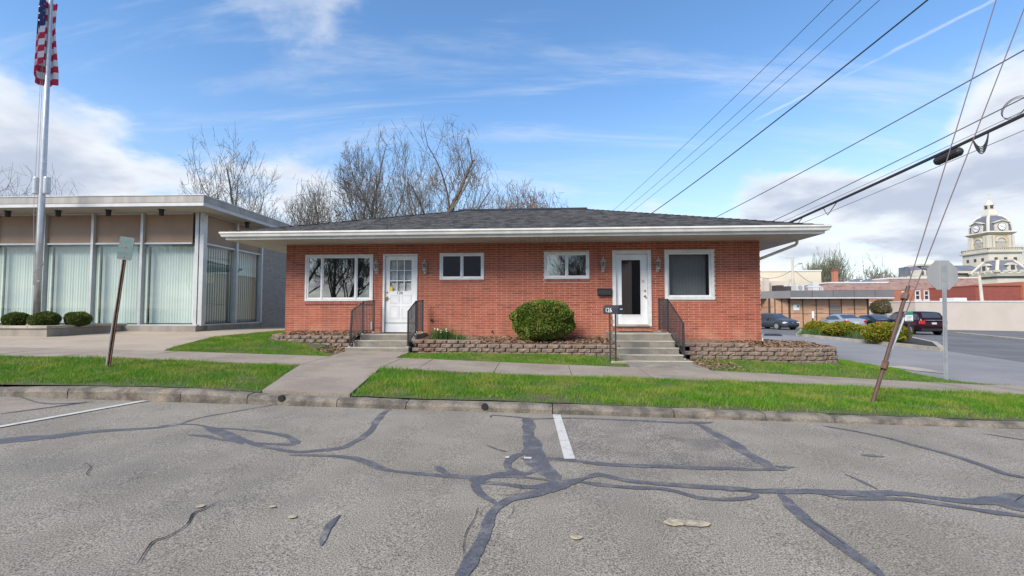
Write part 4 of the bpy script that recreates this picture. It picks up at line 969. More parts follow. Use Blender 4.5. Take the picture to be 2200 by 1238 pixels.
# grass
def edgeA(x, y): return np.clip((y - 6.74) / .55 + .22 + .25 * hole(x, y), .12, 1) * np.clip(1.0 + .3 * hole(x * .6, y), .35, 1)
grass('verge_grass', 120000, sampler(wr, ve, 6.755, 9.12, edgeA), .035, .11, 'green grass strip between kerb and pavement right of the walk')
grass('verge_grass', 95000, sampler(lambda y: -14, wl, 6.755, 9.12, edgeA), .035, .10, 'green grass strip with the leaning parking sign')
grass('lawn_grass', 30000, sampler(lambda y: -3.42, lambda y: 1.8, 10.49, 12.0, lambda x, y: np.clip((12.3 - y) * 1.6, .2, 1) * np.where(x > 1.2, .5, 1)), .03, .08, 'narrow lawn below the straight block wall')
grass('lawn_grass', 60000, sampler(lambda y: 3.6 if y < 12.0 else 7.35, de, 10.49, 15.5, lambda x, y: np.clip((x - 3.5) * 1.1, .1, 1)), .035, .09, 'lawn round the foot of the curving block wall')
def eR(y): return float(np.interp(y, [10.5, 11, 11.6, 12.3, 12.7, 13.4, 14, 18], [-4.98, -5.1, -5.7, -6.4, -7.6, -8.15, -8.3, -8.2]))
grass('lawn_grass', 70000, sampler(px_edge, eR, 10.49, 17.0), .035, .09, 'lawn between the plaza and the three-part window')
# ------------------------------------------------------------ the office building on the left
OZ = .66; OY = 16.2; oc = onY(430, 712, OY); ORZ = R(1.47)
off = thing('office_building', 'long glass fronted office with flat roof and pale green vertical blinds', 'building', (oc.x, OY, OZ), ORZ)
OM = WM[off.name]; OI = OM.inverted()
def oray(px, py, plane, val):                            # photo point on a plane of the office, office coordinates
    r = OI.to_3x3() @ ray(px, py); c = OI @ CAM; t = (val - c[plane]) / r[plane]; return c + r * t
def ob(name, m, *boxes, parent=None, bev=0):
    b = MB()
    for q in boxes: (b.bbox(*q, bev) if bev else b.box(*q))
    return b.build(name, m, parent or off, local=True)
zt_ = oray(360, 461, 1, 0).z; zw1 = oray(360, 525, 1, 0).z; zw0 = oray(360, 697, 1, 0).z
bays = [oray(x, 600, 1, 0).x for x in (421, 306, 200, 96)]
bw = (bays[0] - bays[3]) / 3; bays += [bays[3] - bw * k for k in range(1, 7)]
sb_ = [0, oray(504, 600, 0, 0).y, oray(558, 600, 0, 0).y]
ob('plinth', 'plinth', (bays[-1], -.02, -.22, .3, -.3, zw0 - .05), (-.3, .08, .301, sb_[2] + .1, -.3, zw0 - .05))
ob('window_sill', 'aluminium', (bays[-1], -.05, -.12, .1, zw0 - .049, zw0), (-.08, .06, .101, sb_[2], zw0 - .049, zw0))
ob('corner_column', 'aluminium', (-.26, -.13, -.05, .12, zw0 - .05, zt_ + .05), (-.10, .05, -.03, .16, zw0 - .05, zt_ + .049))
blank = None
for i, (a, c) in enumerate(zip(bays[1:], bays[:-1])):
    c_ = c if i else c - .12
    ob('mullion', 'aluminium', (a - .045, a + .045, -.11, .08, zw0, zt_ + .05))
    ob('spandrel_panel', 'spandrel', (a + .05, c_ - .05, .0, .03, zw1 + .06, zt_))
    ob('transom', 'aluminium', (a + .046, c_ - .046, -.05, .06, zw1, zw1 + .058)); ob('head_rail', 'aluminium', (a + .046, c_ - .046, -.03, .06, zt_, zt_ + .05))
    ob('pane', 'office_glass', (a + .046, c_ - .046, .02, .03, zw0, zw1))
    bl = ob('blind', 'blind_gap', (a + .05, c_ - .05, .36, .37, zw0 + .02, zw1 - .01)); n = 17; p = None
    ob('head_channel', 'aluminium', (a + .05, c_ - .05, .26, .34, zw1 - .05, zw1 - .005), parent=bl)
    if i == 4 or i == 3: n = 17
    for k in range(n):
        w_ = (c_ - a - .12) / n; l = Vector((a + .06 + (k + .5) * w_, .30, zw0 + .03)); ang = rng.uniform(.22, .36)
        if blank is None:
            blank = mesh_obj('slat', [(-.046, -.004, 0), (0, .004, 0), (.046, -.004, 0), (-.046, -.004, zw1 - zw0 - .06), (0, .004, zw1 - zw0 - .06), (.046, -.004, zw1 - zw0 - .06)], [(0, 1, 4, 3), (1, 2, 5, 4)], 'blind_green', bl, local=True, fix=False); o = blank; o.location = l
        else: o = inst(blank, 'slat', l, bl)
        o.rotation_euler = (0, 0, ang)
for i, (a, c) in enumerate(zip(sb_[:-1], sb_[1:])):
    a_ = a + .17 if i == 0 else a + .05
    ob('mullion', 'aluminium', (-.08, .10, c - .05, c + .05, zw0, zt_ + .05)); ob('spandrel_panel', 'spandrel', (-.04, .0, a_, c - .052, zw1 + .06, zt_))
    ob('transom', 'aluminium', (-.06, .05, a_ - .01, c - .051, zw1, zw1 + .058)); ob('head_rail', 'aluminium', (-.06, .03, a_ - .01, c - .051, zt_, zt_ + .05))
    ob('pane', 'office_glass', (-.03, -.02, a_ - .01, c - .051, zw0, zw1))
    bl = ob('blind', 'blind_gap', (-.37, -.36, a_, c - .06, zw0 + .02, zw1 - .01)); n = 12
    for k in range(n):
        w_ = (c - a_ - .08) / n; o = inst(blank, 'slat', Vector((-.30, a_ + .02 + (k + .5) * w_, zw0 + .03)), bl); o.rotation_euler = (0, 0, R(90) + .3)
# grey brick side wall
ys0, ys1 = sb_[2] + .06, sb_[2] + 14; bwl = ob('brick_wall', 'mortar_grey', (-.25, .02, ys0, ys1, -.3, zt_ + .05)); b = MB(); z = -.05; r_ = 0
while z < zt_:
    y = ys0 + (0 if r_ % 2 else -.105)
    while y < ys1 - .05: b.box(.0, .028 + rng.uniform(0, .004), max(ys0, y), min(ys1, y + .2), z + .004, z + .066); y += .21
    z += .07; r_ += 1
b.build('brickwork', 'brick_grey', bwl, local=True, kind='stuff', fix=False)
# roof slab: soffit, white lip, weathered fascia
cf = oray(437, 442, 2, zt_ + .06); fy, fx = cf.y, cf.x
zf2 = zt_ + .06 + .17; zf3 = zf2 + .18
ob('soffit', 'office_soffit', (bays[-1] - 1, fx - .02, fy + .02, 20, zt_ + .055, zt_ + .10))
ob('roof_lip', 'fascia_white', (bays[-1] - 1, fx, fy, 20.1, zt_ + .06, zf2 - .05)); ob('roof_fascia', 'fascia_grey', (bays[-1] - 1, fx + .012, fy - .012, 20.1, zf2 - .049, zf3))
ob('roof_edge', 'aluminium', (bays[-1] - 1, fx + .03, fy - .03, 20.1, zf3 + .001, zf3 + .03))
for i in range(7):
    x = (bays[i] + bays[i + 1]) / 2 + .62
    MB().lathe([(.10, 0), (.10, -.03), (.075, -.035), (.075, -.21), (.06, -.21), (.06, -.2)], (x - .5, fy * .55, zt_ + .052), 14).build('downlight', 'black_plastic', off, local=True)
for y in (sb_[1] * .55 + .9, sb_[2] * .9 + .7): MB().lathe([(.10, 0), (.10, -.03), (.075, -.035), (.075, -.21)], (fx * .55, y, zt_ + .052), 14).build('downlight', 'black_plastic', off, local=True)
ob('floor', 'concrete_plaza', (bays[-1], -.3, .3, 12, zw0 - .3, zw0 - .06)); ob('back_wall', 'cream_wall', (bays[-1], -.3, 6, 6.2, zw0 - .06, zt_)); ob('end_wall', 'mortar_grey', (bays[-1] - .2, bays[-1], -.2, 20, -.3, zt_ + .05))

# planter with cap stones
pcx = onY(100, 733, 13.3).x; PZ = zl(pcx, 13.3); ptop = onY(100, 700, 13.3).z
pt = thing('stone_planter', 'low concrete planter with stone coping under the flagpole', 'planter', (pcx, 13.3, PZ), R(1.47))
PI_ = WM[pt.name].inverted(); hgt = ptop - PZ; plen = 2.75
def pb(name, m, *q, bev=.008):
    b = MB(); b.bbox(*q, bev); return b.build(name, m, pt, local=True)
pb('front_wall', 'plinth', -9, 0, 0, .22, -.2, hgt - .09); pb('side_wall', 'plinth', -.22, -.001, .221, plen, -.2, hgt - .0905); pb('back_wall', 'plinth', -9, -.221, plen - .2, plen, -.2, hgt - .091)
x = 0.03
for k, L in enumerate((.62, .9, .8, 1., .9, .85, 1.0, .9, 1.1, .9)): pb('coping_stone', 'concrete_pale', x - L + .006, x, -.04, .27, hgt - .088, hgt + rng.uniform(-.004, .004)); x -= L
y = .275
for k, L in enumerate((.55, .7, .62, .64)): pb('coping_stone', 'concrete_pale', -.26, .035, y, y + L - .006, hgt - .088, hgt + rng.uniform(-.004, .004)); y += L
pb('soil', 'soil', -9, -.222, .222, plen - .2, 0, hgt - .03)
for px, dpy, rr, lab in ((41, .75, .36, 'left'), (98, .55, .40, 'middle'), (168, 1.05, .37, 'right')):
    q = PI_ @ onY(px, 690, 13.3 + dpy); c = WM[pt.name] @ Vector((q.x, dpy, hgt + .16))
    bush('boxwood', {'left': 'low clipped boxwood left of the flagpole in the planter', 'middle': 'wide clipped boxwood just right of the flagpole', 'right': 'clipped boxwood nearest the right end of the planter'}[lab], (c.x, c.y, c.z), rr, rr * .85, .24, 9000, 'boxwood_leaf', .035, .07, group='boxwoods in the planter', squash=.75, seed=int(px))
# flagpole and flag
fpz = ptop - .03; fp = onY(78, 690, 14.15); fx_, fy_ = fp.x, fp.y
t = thing('flagpole', 'tall tapered aluminium flagpole rising from the planter', 'flagpole', (fx_, fy_, fpz))
MB().lathe([(.25, 0), (.25, .05), (.20, .1), (.17, .12)], (fx_, fy_, fpz), 20).build('collar', 'concrete_pale', t)
ztop = onY(104, -60, 14.15).z + 1.2
MB().tube([(fx_, fy_, fpz + .05), (fx_, fy_, fpz + 3), (fx_, fy_, fpz + 6), (fx_, fy_, ztop)], [.095, .09, .078, .045], 20).build('pole', 'pole_metal', t, smooth=True)
zl0 = onY(86, 400, 14.15).z
for s in (-1, 1):
    cx_ = fx_ + s * .185
    MB().lathe([(.078, -.27), (.092, -.25), (.092, .25), (.086, .27), (.01, .28)], (cx_, fy_ - .03, zl0), 18).build('floodlight', 'pole_metal', t, smooth=False); MB().lathe([(.02, -.29), (.075, -.275), (.075, -.265)], (cx_, fy_ - .03, zl0), 14).build('floodlight_lens', 'lamp_clear', t)
    for dz_ in (-.15, .18): MB().bar((fx_ + s * .07, fy_ - .01, zl0 + dz_), (cx_ - s * .08, fy_ - .02, zl0 + dz_), .04).build('bracket', 'pole_metal', t)
for k, e in enumerate((.11, .125)): MB().tube([(fx_ - .02, fy_ - e, fpz + 1.3), (fx_ - .05 - .1 * k, fy_ - e + .02, fpz + 4), (fx_ - .1, fy_ - .1, ztop - .3)], .006, 5).build('rope', 'rope', t)
b = MB(); b.tube([(fx_ + .097 * math.cos(a_), fy_ + .097 * math.sin(a_), fpz + 1.9 + .10 * a_) for a_ in [k * .35 for k in range(-14, 14)]], .006, 5); b.build('rope_wrap', 'rope', t)
MB().tube([(fx_ + .10, fy_ - .1, fpz + 1.42), (fx_ + .2, fy_ - .12, fpz + 1.42)], .02, 6).build('cleat', 'pole_metal', t)
# the flag hangs limp in folds: one cloth surface cut into stripes and a canton
zf_top = onY(102, -45, 14.0).z; zf_bot = onY(88, 180, 14.0).z
flag = thing('flag', 'limp red, white and blue striped flag hanging on the flagpole', 'flag', (fx_, fy_, zf_bot))
def fold(u, v_):
    """u 0..1 across the cloth away from the pole, v 0..1 down; hanging gathers the cloth"""
    hang = min(1, v_ * 1.2)
    w_ = .045 + .145 * hang ** .7
    if u < .62: x = -.06 - w_ * (u / .62) * (1 - .15 * math.sin(3 * v_)); y = -.16 - .10 * math.sin(u / .62 * math.pi)
    else: s = (u - .62) / .38; x = -.06 - w_ + (w_ + .06) * s * hang; y = -.05 + .34 * math.sin(s * math.pi * .5)
    x += .012 * math.sin(u * 30 + v_ * 3) ; y += .05 * math.sin(u * 24 + v_ * 2)
    z = zf_top - (zf_top - zf_bot) * (v_ * .80 + .20 * min(u, .62) / .62 - (.12 * (u - .62) if u > .62 else 0))
    return (fx_ + x + (0.02), fy_ + y, z)
NS = 13; parts = {}; NU, NV = 40, 52
for i in range(NU):
    for j in range(NV):
        u0, u1, v0, v1 = i / NU, (i + 1) / NU, j / NV, (j + 1) / NV
        s = int((v0 + v1) / 2 * NS); m_ = 'flag_red' if s % 2 == 0 else 'flag_white'
        if (u0 + u1) / 2 < .4 and s < 7: m_ = 'flag_blue'
        parts.setdefault((m_, s if m_ != 'flag_blue' else 0), MB()).add([fold(u0, v0), fold(u1, v0), fold(u1, v1), fold(u0, v1)], [(0, 1, 2, 3)])
for (m_, s), B_ in parts.items():
    o = B_.build('canton' if m_ == 'flag_blue' else 'stripe', m_, flag, fix=False)
    if m_ == 'flag_blue': ct = o
for i in range(5):
    for j in range(6):
        p = Vector(fold(.06 + .07 * i, .04 + .08 * j + (.03 if i % 2 else 0))) + Vector((0, -.012, 0))
        MB().poly([(p.x + (.032 if k % 2 == 0 else .013) * math.sin(k * math.pi / 5), p.y, p.z + (.032 if k % 2 == 0 else .013) * math.cos(k * math.pi / 5)) for k in range(10)]).build('star', 'flag_white', ct, fix=False)

# ------------------------------------------------------------ signs and street things
g = V3(*onY(231, 803, 8.25).xy); g = (g[0], 8.25, zl(g[0], 8.25))
t = thing('parking_sign', 'faded green and white parking sign leaning on a rusty post', 'sign', g)
base_, head = Vector((g[0], 8.25, g[2] - .05)), onY(267, 560, 8.25)
ax = (head - base_).normalized(); side = Vector((ax.z, 0, -ax.x))
def upost(name, m, a, c, w_, t_):
    b = MB(); u = Vector((1, 0, 0)) - ax * ax.x; u.normalize(); n_ = Vector((0, 1, 0))
    for q in ((-w_ / 2, -w_ / 2 + .012, 0, .006), (w_ / 2 - .012, w_ / 2, 0, .006), (-w_ / 2 + .012, -w_ / 2 + .018, 0, t_), (w_ / 2 - .018, w_ / 2 - .012, 0, t_), (-w_ / 2 + .018, w_ / 2 - .018, t_ - .006, t_)):
        pts = [(q[0], q[2]), (q[1], q[2]), (q[1], q[3]), (q[0], q[3])]; b.hexa([a + u * i + n_ * j for i, j in pts], [c + u * i + n_ * j for i, j in pts])
    return b.build(name, m, t)
upost('post', 'rust_post', base_, onY(272, 520, 8.25), .065, .03)
a2, c2 = onY(227, 800, 8.33), onY(247, 668, 8.33); upost('stub_post', 'galvanised', a2, c2, .05, .03)
u = side * -1 if side.x < 0 else side
hc = onY(270, 534, 8.235); wu = Vector((math.cos(R(-8)), 0, math.sin(R(-8)))); wv = Vector((math.sin(R(8)), 0, math.cos(R(8))))
hw_, hh_ = .145, .212
def rrect(cx, w_, h_, r_, n=5):
    out = []
    for sx_, sy_, a0 in ((1, 1, 0), (-1, 1, 90), (-1, -1, 180), (1, -1, 270)):
        for k in range(n + 1):
            a_ = R(a0 + 90 * k / n); out.append(cx + wu * (sx_ * (w_ - r_) + r_ * math.cos(a_)) + wv * (sy_ * (h_ - r_) + r_ * math.sin(a_)))
    return out
MB().prism(rrect(hc, hw_, hh_, .03), (0, .006, 0)).build('plate', 'sign_faded', t)
b = MB(); o1, o2 = rrect(hc - Vector((0, .001, 0)), hw_ - .006, hh_ - .006, .026), rrect(hc - Vector((0, .001, 0)), hw_ - .016, hh_ - .016, .02)
b.sheet(o1 + o1[:1], o2 + o2[:1]); b.build('border', 'sign_teal', t, fix=False)
Mx = Matrix(((wu.x, wv.x, 0, 0), (0, 0, -1, 0), (wu.z, wv.z, 0, 0), (0, 0, 0, 1)))
for tx, sz, up_ in (('TWO', .125, .115), ('HOUR', .11, .0), ('PARKING', .078, -.10)):
    cc = hc + wv * up_ - Vector((0, .0015, 0)); text_mesh('lettering', tx, sz, 'sign_teal', t, Matrix.Translation(cc) @ Mx, .0008)
for q in (.02, -.165): MB().tube([hc + wv * q - Vector((0, .008, 0)), hc + wv * q + Vector((0, .01, 0))], .008, 8).build('bolt', 'rust_post', t)
# stop sign seen from behind
sx0 = onG(2031, 808, .12); sz0 = zl(sx0.x, sx0.y); sy0 = sx0.y
t = thing('stop_sign', 'bare grey back of an octagonal sign on a galvanised post', 'sign', (sx0.x, sy0, sz0))
hcz = onY(2026, 591, sy0); b0, b1 = Vector((sx0.x, sy0, sz0 - .1)), Vector((onY(2027, 562, sy0).x, sy0, onY(2027, 562, sy0).z))
b = MB()
for q in ((-.04, -.028, 0, .005), (.028, .04, 0, .005), (-.028, -.022, 0, .035), (.022, .028, 0, .035), (-.022, .022, .03, .035)):
    pts = [(q[0], -q[3]), (q[1], -q[3]), (q[1], -q[2]), (q[0], -q[2])]; b.hexa([b0 + Vector((i, j, 0)) for i, j in pts], [b1 + Vector((i, j, 0)) for i, j in pts])
b.build('post', 'galvanised', t)
an = R(14); rr = (onY(2062, 591, sy0).x - onY(1990, 591, sy0).x) / 2 / math.cos(R(22.5)) * 1.0
oc_ = [Vector((hcz.x + rr * math.cos(R(22.5 + 45 * k)) * math.cos(an), sy0 + .012 + rr * math.cos(R(22.5 + 45 * k)) * math.sin(an) * .3, hcz.z + rr * .93 * math.sin(R(22.5 + 45 * k)))) for k in range(8)]
MB().prism(oc_, (0, .004, 0)).build('plate', 'sign_back', t)
MB().prism([p + Vector((0, .0055, 0)) for p in oc_], (0, .002, 0)).build('face', 'flag_red', t)
for z in (-.2, .2): MB().tube([(hcz.x, sy0 - .045, hcz.z + z), (hcz.x, sy0 + .02, hcz.z + z)], .009, 8).build('bolt', 'galvanised', t)
for k in range(28):
    z = sz0 + 1.0 + k * .055
    if z < b1.z - .03: MB().tube([(b0.x + (b1.x - b0.x) * (z - b0.z) / (b1.z - b0.z), sy0 - .0365, z), (b0.x + (b1.x - b0.x) * (z - b0.z) / (b1.z - b0.z), sy0 - .034, z)], .006, 6).build('bolt_hole', 'crack', t)

# near utility pole stands just outside the picture on the right; wires run back over the house to a far pole
def camxy(Xc, d): return Vector((Xc * cy - d * sy, Xc * sy + d * cy))
PN, PF = camxy(10.6, 9.0), camxy(5.9, 42.0)
def pole(name, label, p, h, r0=.15, m='wood_pole', arms=()):
    z = zp(p.x) - .1; t = thing(name, label, 'utility pole', (p.x, p.y, z)); MB().tube([(p.x, p.y, z), (p.x, p.y, z + h * .5), (p.x, p.y, z + h)], [r0, r0 * .85, r0 * .65], 12).build('pole', m, t, smooth=True)
    dv_ = (PF - PN).normalized(); n_ = Vector((-dv_.y, dv_.x))
    for hz, L in arms:
        a, c = p - n_ * L, p + n_ * L; MB().bar((a.x, a.y, z + hz), (c.x, c.y, z + hz), .1, .12).build('cross_arm', m, t)
        for s in (-1, -.5, .8, 1): q = p + n_ * (L * .95 * s); MB().lathe([(.02, .05), (.05, .09), (.03, .13), (.05, .17), (.02, .22)], (q.x, q.y, z + hz), 8).build('insulator', 'galvanised', t)
    return t
pole('utility_pole', 'wooden utility pole beyond the right edge holding the wires', PN, 12.3, arms=((11.7, 1.1),))
pole('utility_pole', 'wooden utility pole hidden behind the house', PF, 9.3, arms=((8.8, .9),))
DV = (PF - PN).normalized(); NV_ = Vector((-DV.y, DV.x)); SPAN = (PF - PN).length
def wire(label, A, B, off_n, off_f, r_, m, sag, name='utility_wire', cat='wire', n=60, group='overhead wires'):
    """parabola over the span through two photo points"""
    P0, P1 = PN + NV_ * off_n, PF + NV_ * off_f; D = P1 - P0
    def sz(px, py):
        r = ray(px, py)           # where the sight line crosses the wire's vertical plane
        den_ = r.x * D.y - r.y * D.x; t_ = (P0.x * D.y - P0.y * D.x) / den_; q = CAM + r * t_; s = ((q.x - P0.x) * D.x + (q.y - P0.y) * D.y) / D.length_squared; return s, q.z
    (s1, z1), (s2, z2) = sz(*A), sz(*B)
    f = lambda s: -4 * sag * s * (1 - s)
    k = ((z2 - f(s2)) - (z1 - f(s1))) / (s2 - s1); z0_ = z1 - f(s1) - k * s1
    fn = lambda s: Vector((P0.x + D.x * s, P0.y + D.y * s, z0_ + k * s + f(s)))
    o = MB().tube([fn(i / n) for i in range(n + 1)], r_, 6).build(name, m, fix=False); tag(o, label, cat, group); return fn, sz
wire('thin wire leftmost of the three parallel upper wires', (1790, 0), (1320, 450), 1.0, .8, .010, 'wire_dark', .5)
wire('thin wire in the middle of the three parallel upper wires', (1850, 0), (1342, 452), .45, .35, .010, 'wire_dark', .5)
wire('thin wire rightmost of the three parallel upper wires', (1890, 0), (1357, 455), -.75, -.6, .010, 'wire_dark', .5)
wire('thick black twisted wire sloping from top right to the roof', (1993, 0), (1402, 457), .16, .1, .022, 'wire_dark', .6)
wire('single grey wire below the thick black twisted wire', (2200, 108), (1540, 466), -.16, .0, .014, 'wire_grey', .5)
wire('grey wire just above the splice cables', (2200, 210), (1665, 473), -.14, .05, .012, 'wire_grey', .5)
wire('thin steel strand running along the black cable bundle', (2200, 238), (1690, 473), -.16, -.1, .006, 'wire_grey', .4)
bf, bsz = wire('thick black telephone cable bundle low over the roof corner', (2200, 247), (1702, 476), -.17, -.1, .038, 'wire_dark', .4, 'cable_bundle', 'cable')
bundle = COL.objects[-1] if False else [o for o in COL.objects if o.name.startswith('cable_bundle')][0]
wire('thin drop wire below the black cable bundle', (2040, 348), (1730, 477), -.17, -.1, .007, 'wire_grey', .4)
# splice case under the bundle
sA, sB = bsz(2068, 322)[0], bsz(2010, 350)[0]; pa_, pb_ = bf(sA), bf(sB); dirb = (pb_ - pa_).normalized()
t = thing('splice_case', 'ribbed black splice case hung under the cable bundle', 'splice case', tuple(pb_ - Vector((0, 0, .2))), 0)
ca2, cb2 = pa_ - Vector((0, 0, .15)), pb_ - Vector((0, 0, .15)); L = (cb2 - ca2).length
MB().tube([ca2 + dirb * L * s for s in (0, .04, .1, .3, .5, .7, .9, .98, 1)], [.03, .07, .095, .1, .1, .1, .1, .085, .06], 12).build('case', 'black_plastic', t)
for k in range(9): s = .12 + .095 * k; MB().tube([ca2 + dirb * L * s, ca2 + dirb * (L * s + .02)], .107, 12).build('rib', 'black_plastic', t)
for s in (.1, .85): MB().bar(pa_.lerp(pb_, s), ca2.lerp(cb2, s), .02).build('hanger', 'galvanised', t)
b = MB()
for k in range(5):                                        # slack loop beside the case
    s0, s1 = bsz(2090, 312)[0], bsz(2124, 292)[0]; q0, q1 = bf(s0), bf(s1); dn = .32 + .045 * k; b.tube([q0.lerp(q1, u_) + Vector((0, 0, -dn * math.sin(math.pi * u_) * (1 - .3 * u_))) + (q1 - q0) * (.22 * math.sin(math.pi * u_) * u_) for u_ in [i / 16 for i in range(17)]], .012, 5)
tag(b.build('cable_loop', 'wire_dark'), 'slack black cable loop right of the splice case', 'cable')
b = MB()
for k in range(3):
    s0 = bsz(2180, 250)[0]; q = bf(s0) + Vector((0, 0, .22 + .02 * k)); b.tube([q + dirb * (.22 * math.cos(a_) * (1 + .06 * k)) + Vector((0, 0, .2 * math.sin(a_))) for a_ in [i * .35 for i in range(19)]], .005, 4)
tag(b.build('cable_loop', 'wire_dark'), 'thin wire coil above the cable bundle at the right edge', 'cable')
for (xa, ya, xb, yb, lab) in ((1778, 458, 1800, 437, 'black cable tail hanging under the bundle left of the splice case'), (1703, 476, 1726, 468, 'black cable tail hanging under the bundle at the roof edge')):
    b = MB(); q0, q1 = bf(bsz(xb, yb)[0]), bf(bsz(xa, ya)[0]); b.tube([q0, q0.lerp(q1, .6) - Vector((0, 0, .18)), q1 - Vector((0, 0, .30)), q0.lerp(q1, 1.25) - Vector((0, 0, .14)), q0.lerp(q1, 1.4)], .012, 5); tag(b.build('cable_tail', 'wire_dark'), lab, 'cable')
# guy wires with their guard
ga = onY(1871, 866, 7.55); gz = zl(ga.x, 7.55); g1 = onY(1950, 612, 7.9); 
def toward(p, px, py):
    """point on the near pole's upright seen at the photo direction of the guy"""
    r = ray(px, py); return r
def guy_top(h): return Vector((PN.x, PN.y, zp(PN.x) + h))
anchor = Vector((ga.x, 7.55, gz - .05))
def solve_h(px, py):
    best = None
    for i in range(400):
        h = 4 + i * .05; tpt = guy_top(h); e = 1e9
        for k in range(60):
            q = anchor.lerp(tpt, k / 60); v_ = q - CAM; dd = v_.dot(FW)
            if dd <= .1: continue
            e = min(e, math.hypot(1100 + F * v_.dot(RT) / dd - px, 619 - F * v_.dot(UP) / dd - py))
        if best is None or e < best[0]: best = (e, h)
    return best[1]
h1 = solve_h(2140, 5); h2 = 9.2
top1 = guy_top(h1)
t = thing('guy_wire', 'leaning brown guard tube with a guy wire rising from its top', 'guy wire', tuple(anchor))
MB().tube([anchor, anchor.lerp(top1, .98)], .008, 6).build('wire', 'wire_guy', t)
dirg = (top1 - anchor).normalized()
b = MB(); u_ = Vector((0, 1, 0)).cross(dirg).normalized(); n_ = dirg.cross(u_)
Lg = (g1 - anchor).length; arcs = [(.03 * math.cos(a_), .03 * math.sin(a_)) for a_ in [R(-110 + 27.5 * k) for k in range(9)]]
b.sheet([anchor + u_ * i - n_ * j for i, j in arcs], [anchor + dirg * Lg + u_ * i - n_ * j for i, j in arcs]); b.sheet([anchor + u_ * i * .8 - n_ * j * .8 for i, j in arcs], [anchor + dirg * Lg + u_ * i * .8 - n_ * j * .8 for i, j in arcs])
b.build('guard', 'guard_brown', t, fix=False)
MB().tube([anchor + dirg * (Lg * .88), anchor + dirg * (Lg * .93)], .05, 8).build('clamp', 'guard_brown', t); MB().tube([anchor + dirg * (Lg * .30) + n_ * -.02, anchor + dirg * (Lg * .36) + n_ * -.02], .045, 8).build('clamp', 'rust_post', t)
an2 = anchor + Vector((.05, .10, 0)); q_ = onY(2198, 25, 8.6); tp2 = an2 + (q_ - an2) * 1.12
t = thing('guy_wire', 'second guy wire with a short pale guard behind the brown tube', 'guy wire', tuple(an2))
MB().tube([an2, tp2], .008, 6).build('wire', 'wire_guy', t); d2 = (tp2 - an2).normalized(); MB().tube([an2 + d2 * .35, an2 + d2 * 1.5], .018, 8).build('guard', 'galvanised', t)
MB().tube([an2 + d2 * .3, an2 + d2 * .42], .03, 8).build('turnbuckle', 'galvanised', t)
# ------------------------------------------------------------ parking island, its shrubs and signs
If = [onG(x, y) for x, y in ((1714, 722), (1800, 731), (1900, 741), (2025, 755))]; Ib = [onG(x, y) for x, y in ((1722, 711), (1800, 713), (1900, 716), (2008, 741))]
isl = struct(MB().sheet([(p.x, p.y, zp(p.x) + .13) for p in If], [(p.x, p.y, zp(p.x) + .13) for p in Ib]).build('parking_island', 'mulch_black', fix=False))
ring = [(p.x, p.y) for p in If] + [(p.x, p.y) for p in Ib[::-1]]
for (x0, y0), (x1, y1) in zip(ring, ring[1:] + ring[:1]):
    n = max(1, int(math.hypot(x1 - x0, y1 - y0) / 2.4))
    for k in range(n):
        a, c = (x0 + (x1 - x0) * k / n, y0 + (y1 - y0) * k / n), (x0 + (x1 - x0) * (k + 1) / n, y0 + (y1 - y0) * (k + 1) / n)
        MB().bar((a[0], a[1], zp(a[0]) + .05), (c[0], c[1], zp(c[0]) + .05), .2, .2).build('kerb_block', 'concrete_pale', isl)
for (px0, px1, py0, py1, lab, sd_) in ((1738, 1793, 693, 720, 'left of three yellow green clipped shrubs on the parking island', 21), (1786, 1868, 695, 724, 'middle of three yellow green clipped shrubs on the parking island', 22), (1876, 1966, 697, 737, 'yellow green clipped shrub behind the white notice sign', 23)):
    g0 = onG((px0 + px1) / 2, py1 - 1, .13); dpt = (g0 - CAM).dot(FW); rx = (px1 - px0) / 2 / F * dpt; hz = (py1 - py0) / F * dpt
    bush('island_shrub', lab, (g0.x, g0.y + rx * .55, zp(g0.x) + .13 + hz * .46), rx, rx * .7, hz * .54, 9000, 'yew_leaf', .085, .05, group='shrubs on the parking island', squash=.8, seed=sd_)
for px, py, lab in ((1737, 719, 'small green tuft at the left end of the parking island'), (1783, 721, 'small green tuft between the left and middle island shrubs'), (1846, 725, 'small green tuft under the right side of the middle island shrub'), (1897, 733, 'small green tuft at the foot of the shrub by the notice sign')):
    g0 = onG(px, py, .13); tuft('ground_plant', lab, (g0.x, g0.y, zp(g0.x) + .13), 350, .38, .33, group='tufts on the parking island')
g0 = onG(1955, 738, .12); dpt = (g0 - CAM).dot(FW)
t = thing('notice_sign', 'white notice with green heading on a dark post in the island', 'sign', tuple(g0)); zt1 = onY(1952, 670, g0.y); zt0 = onY(1952, 690, g0.y); wsg = 16 / F * dpt
MB().box(g0.x - .04, g0.x + .04, g0.y, g0.y + .04, g0.z - .15, zt1.z - .05).build('post', 'dark_trim', t)
MB().bbox(zt1.x - wsg / 2, zt1.x + wsg / 2, g0.y - .02, g0.y - .002, zt0.z, zt1.z, .005).build('plate', 'white_sign', t); MB().box(zt1.x - wsg / 2 + .005, zt1.x + wsg / 2 - .005, g0.y - .026, g0.y - .021, zt1.z - .15, zt1.z - .005).build('heading', 'green_sign', t)
for k in range(5): MB().box(zt1.x - wsg * (.36 - .05 * (k % 2)), zt1.x + wsg * (.36 - .05 * (k % 3)), g0.y - .024, g0.y - .0205, zt1.z - .22 - .065 * k, zt1.z - .20 - .065 * k).build('text_line', 'sign_text', t)
p = onG(1660, 722); t = thing('drain_box', 'black slotted drain grate lying at the driveway edge', 'drain', (p.x, p.y, zp(p.x)))
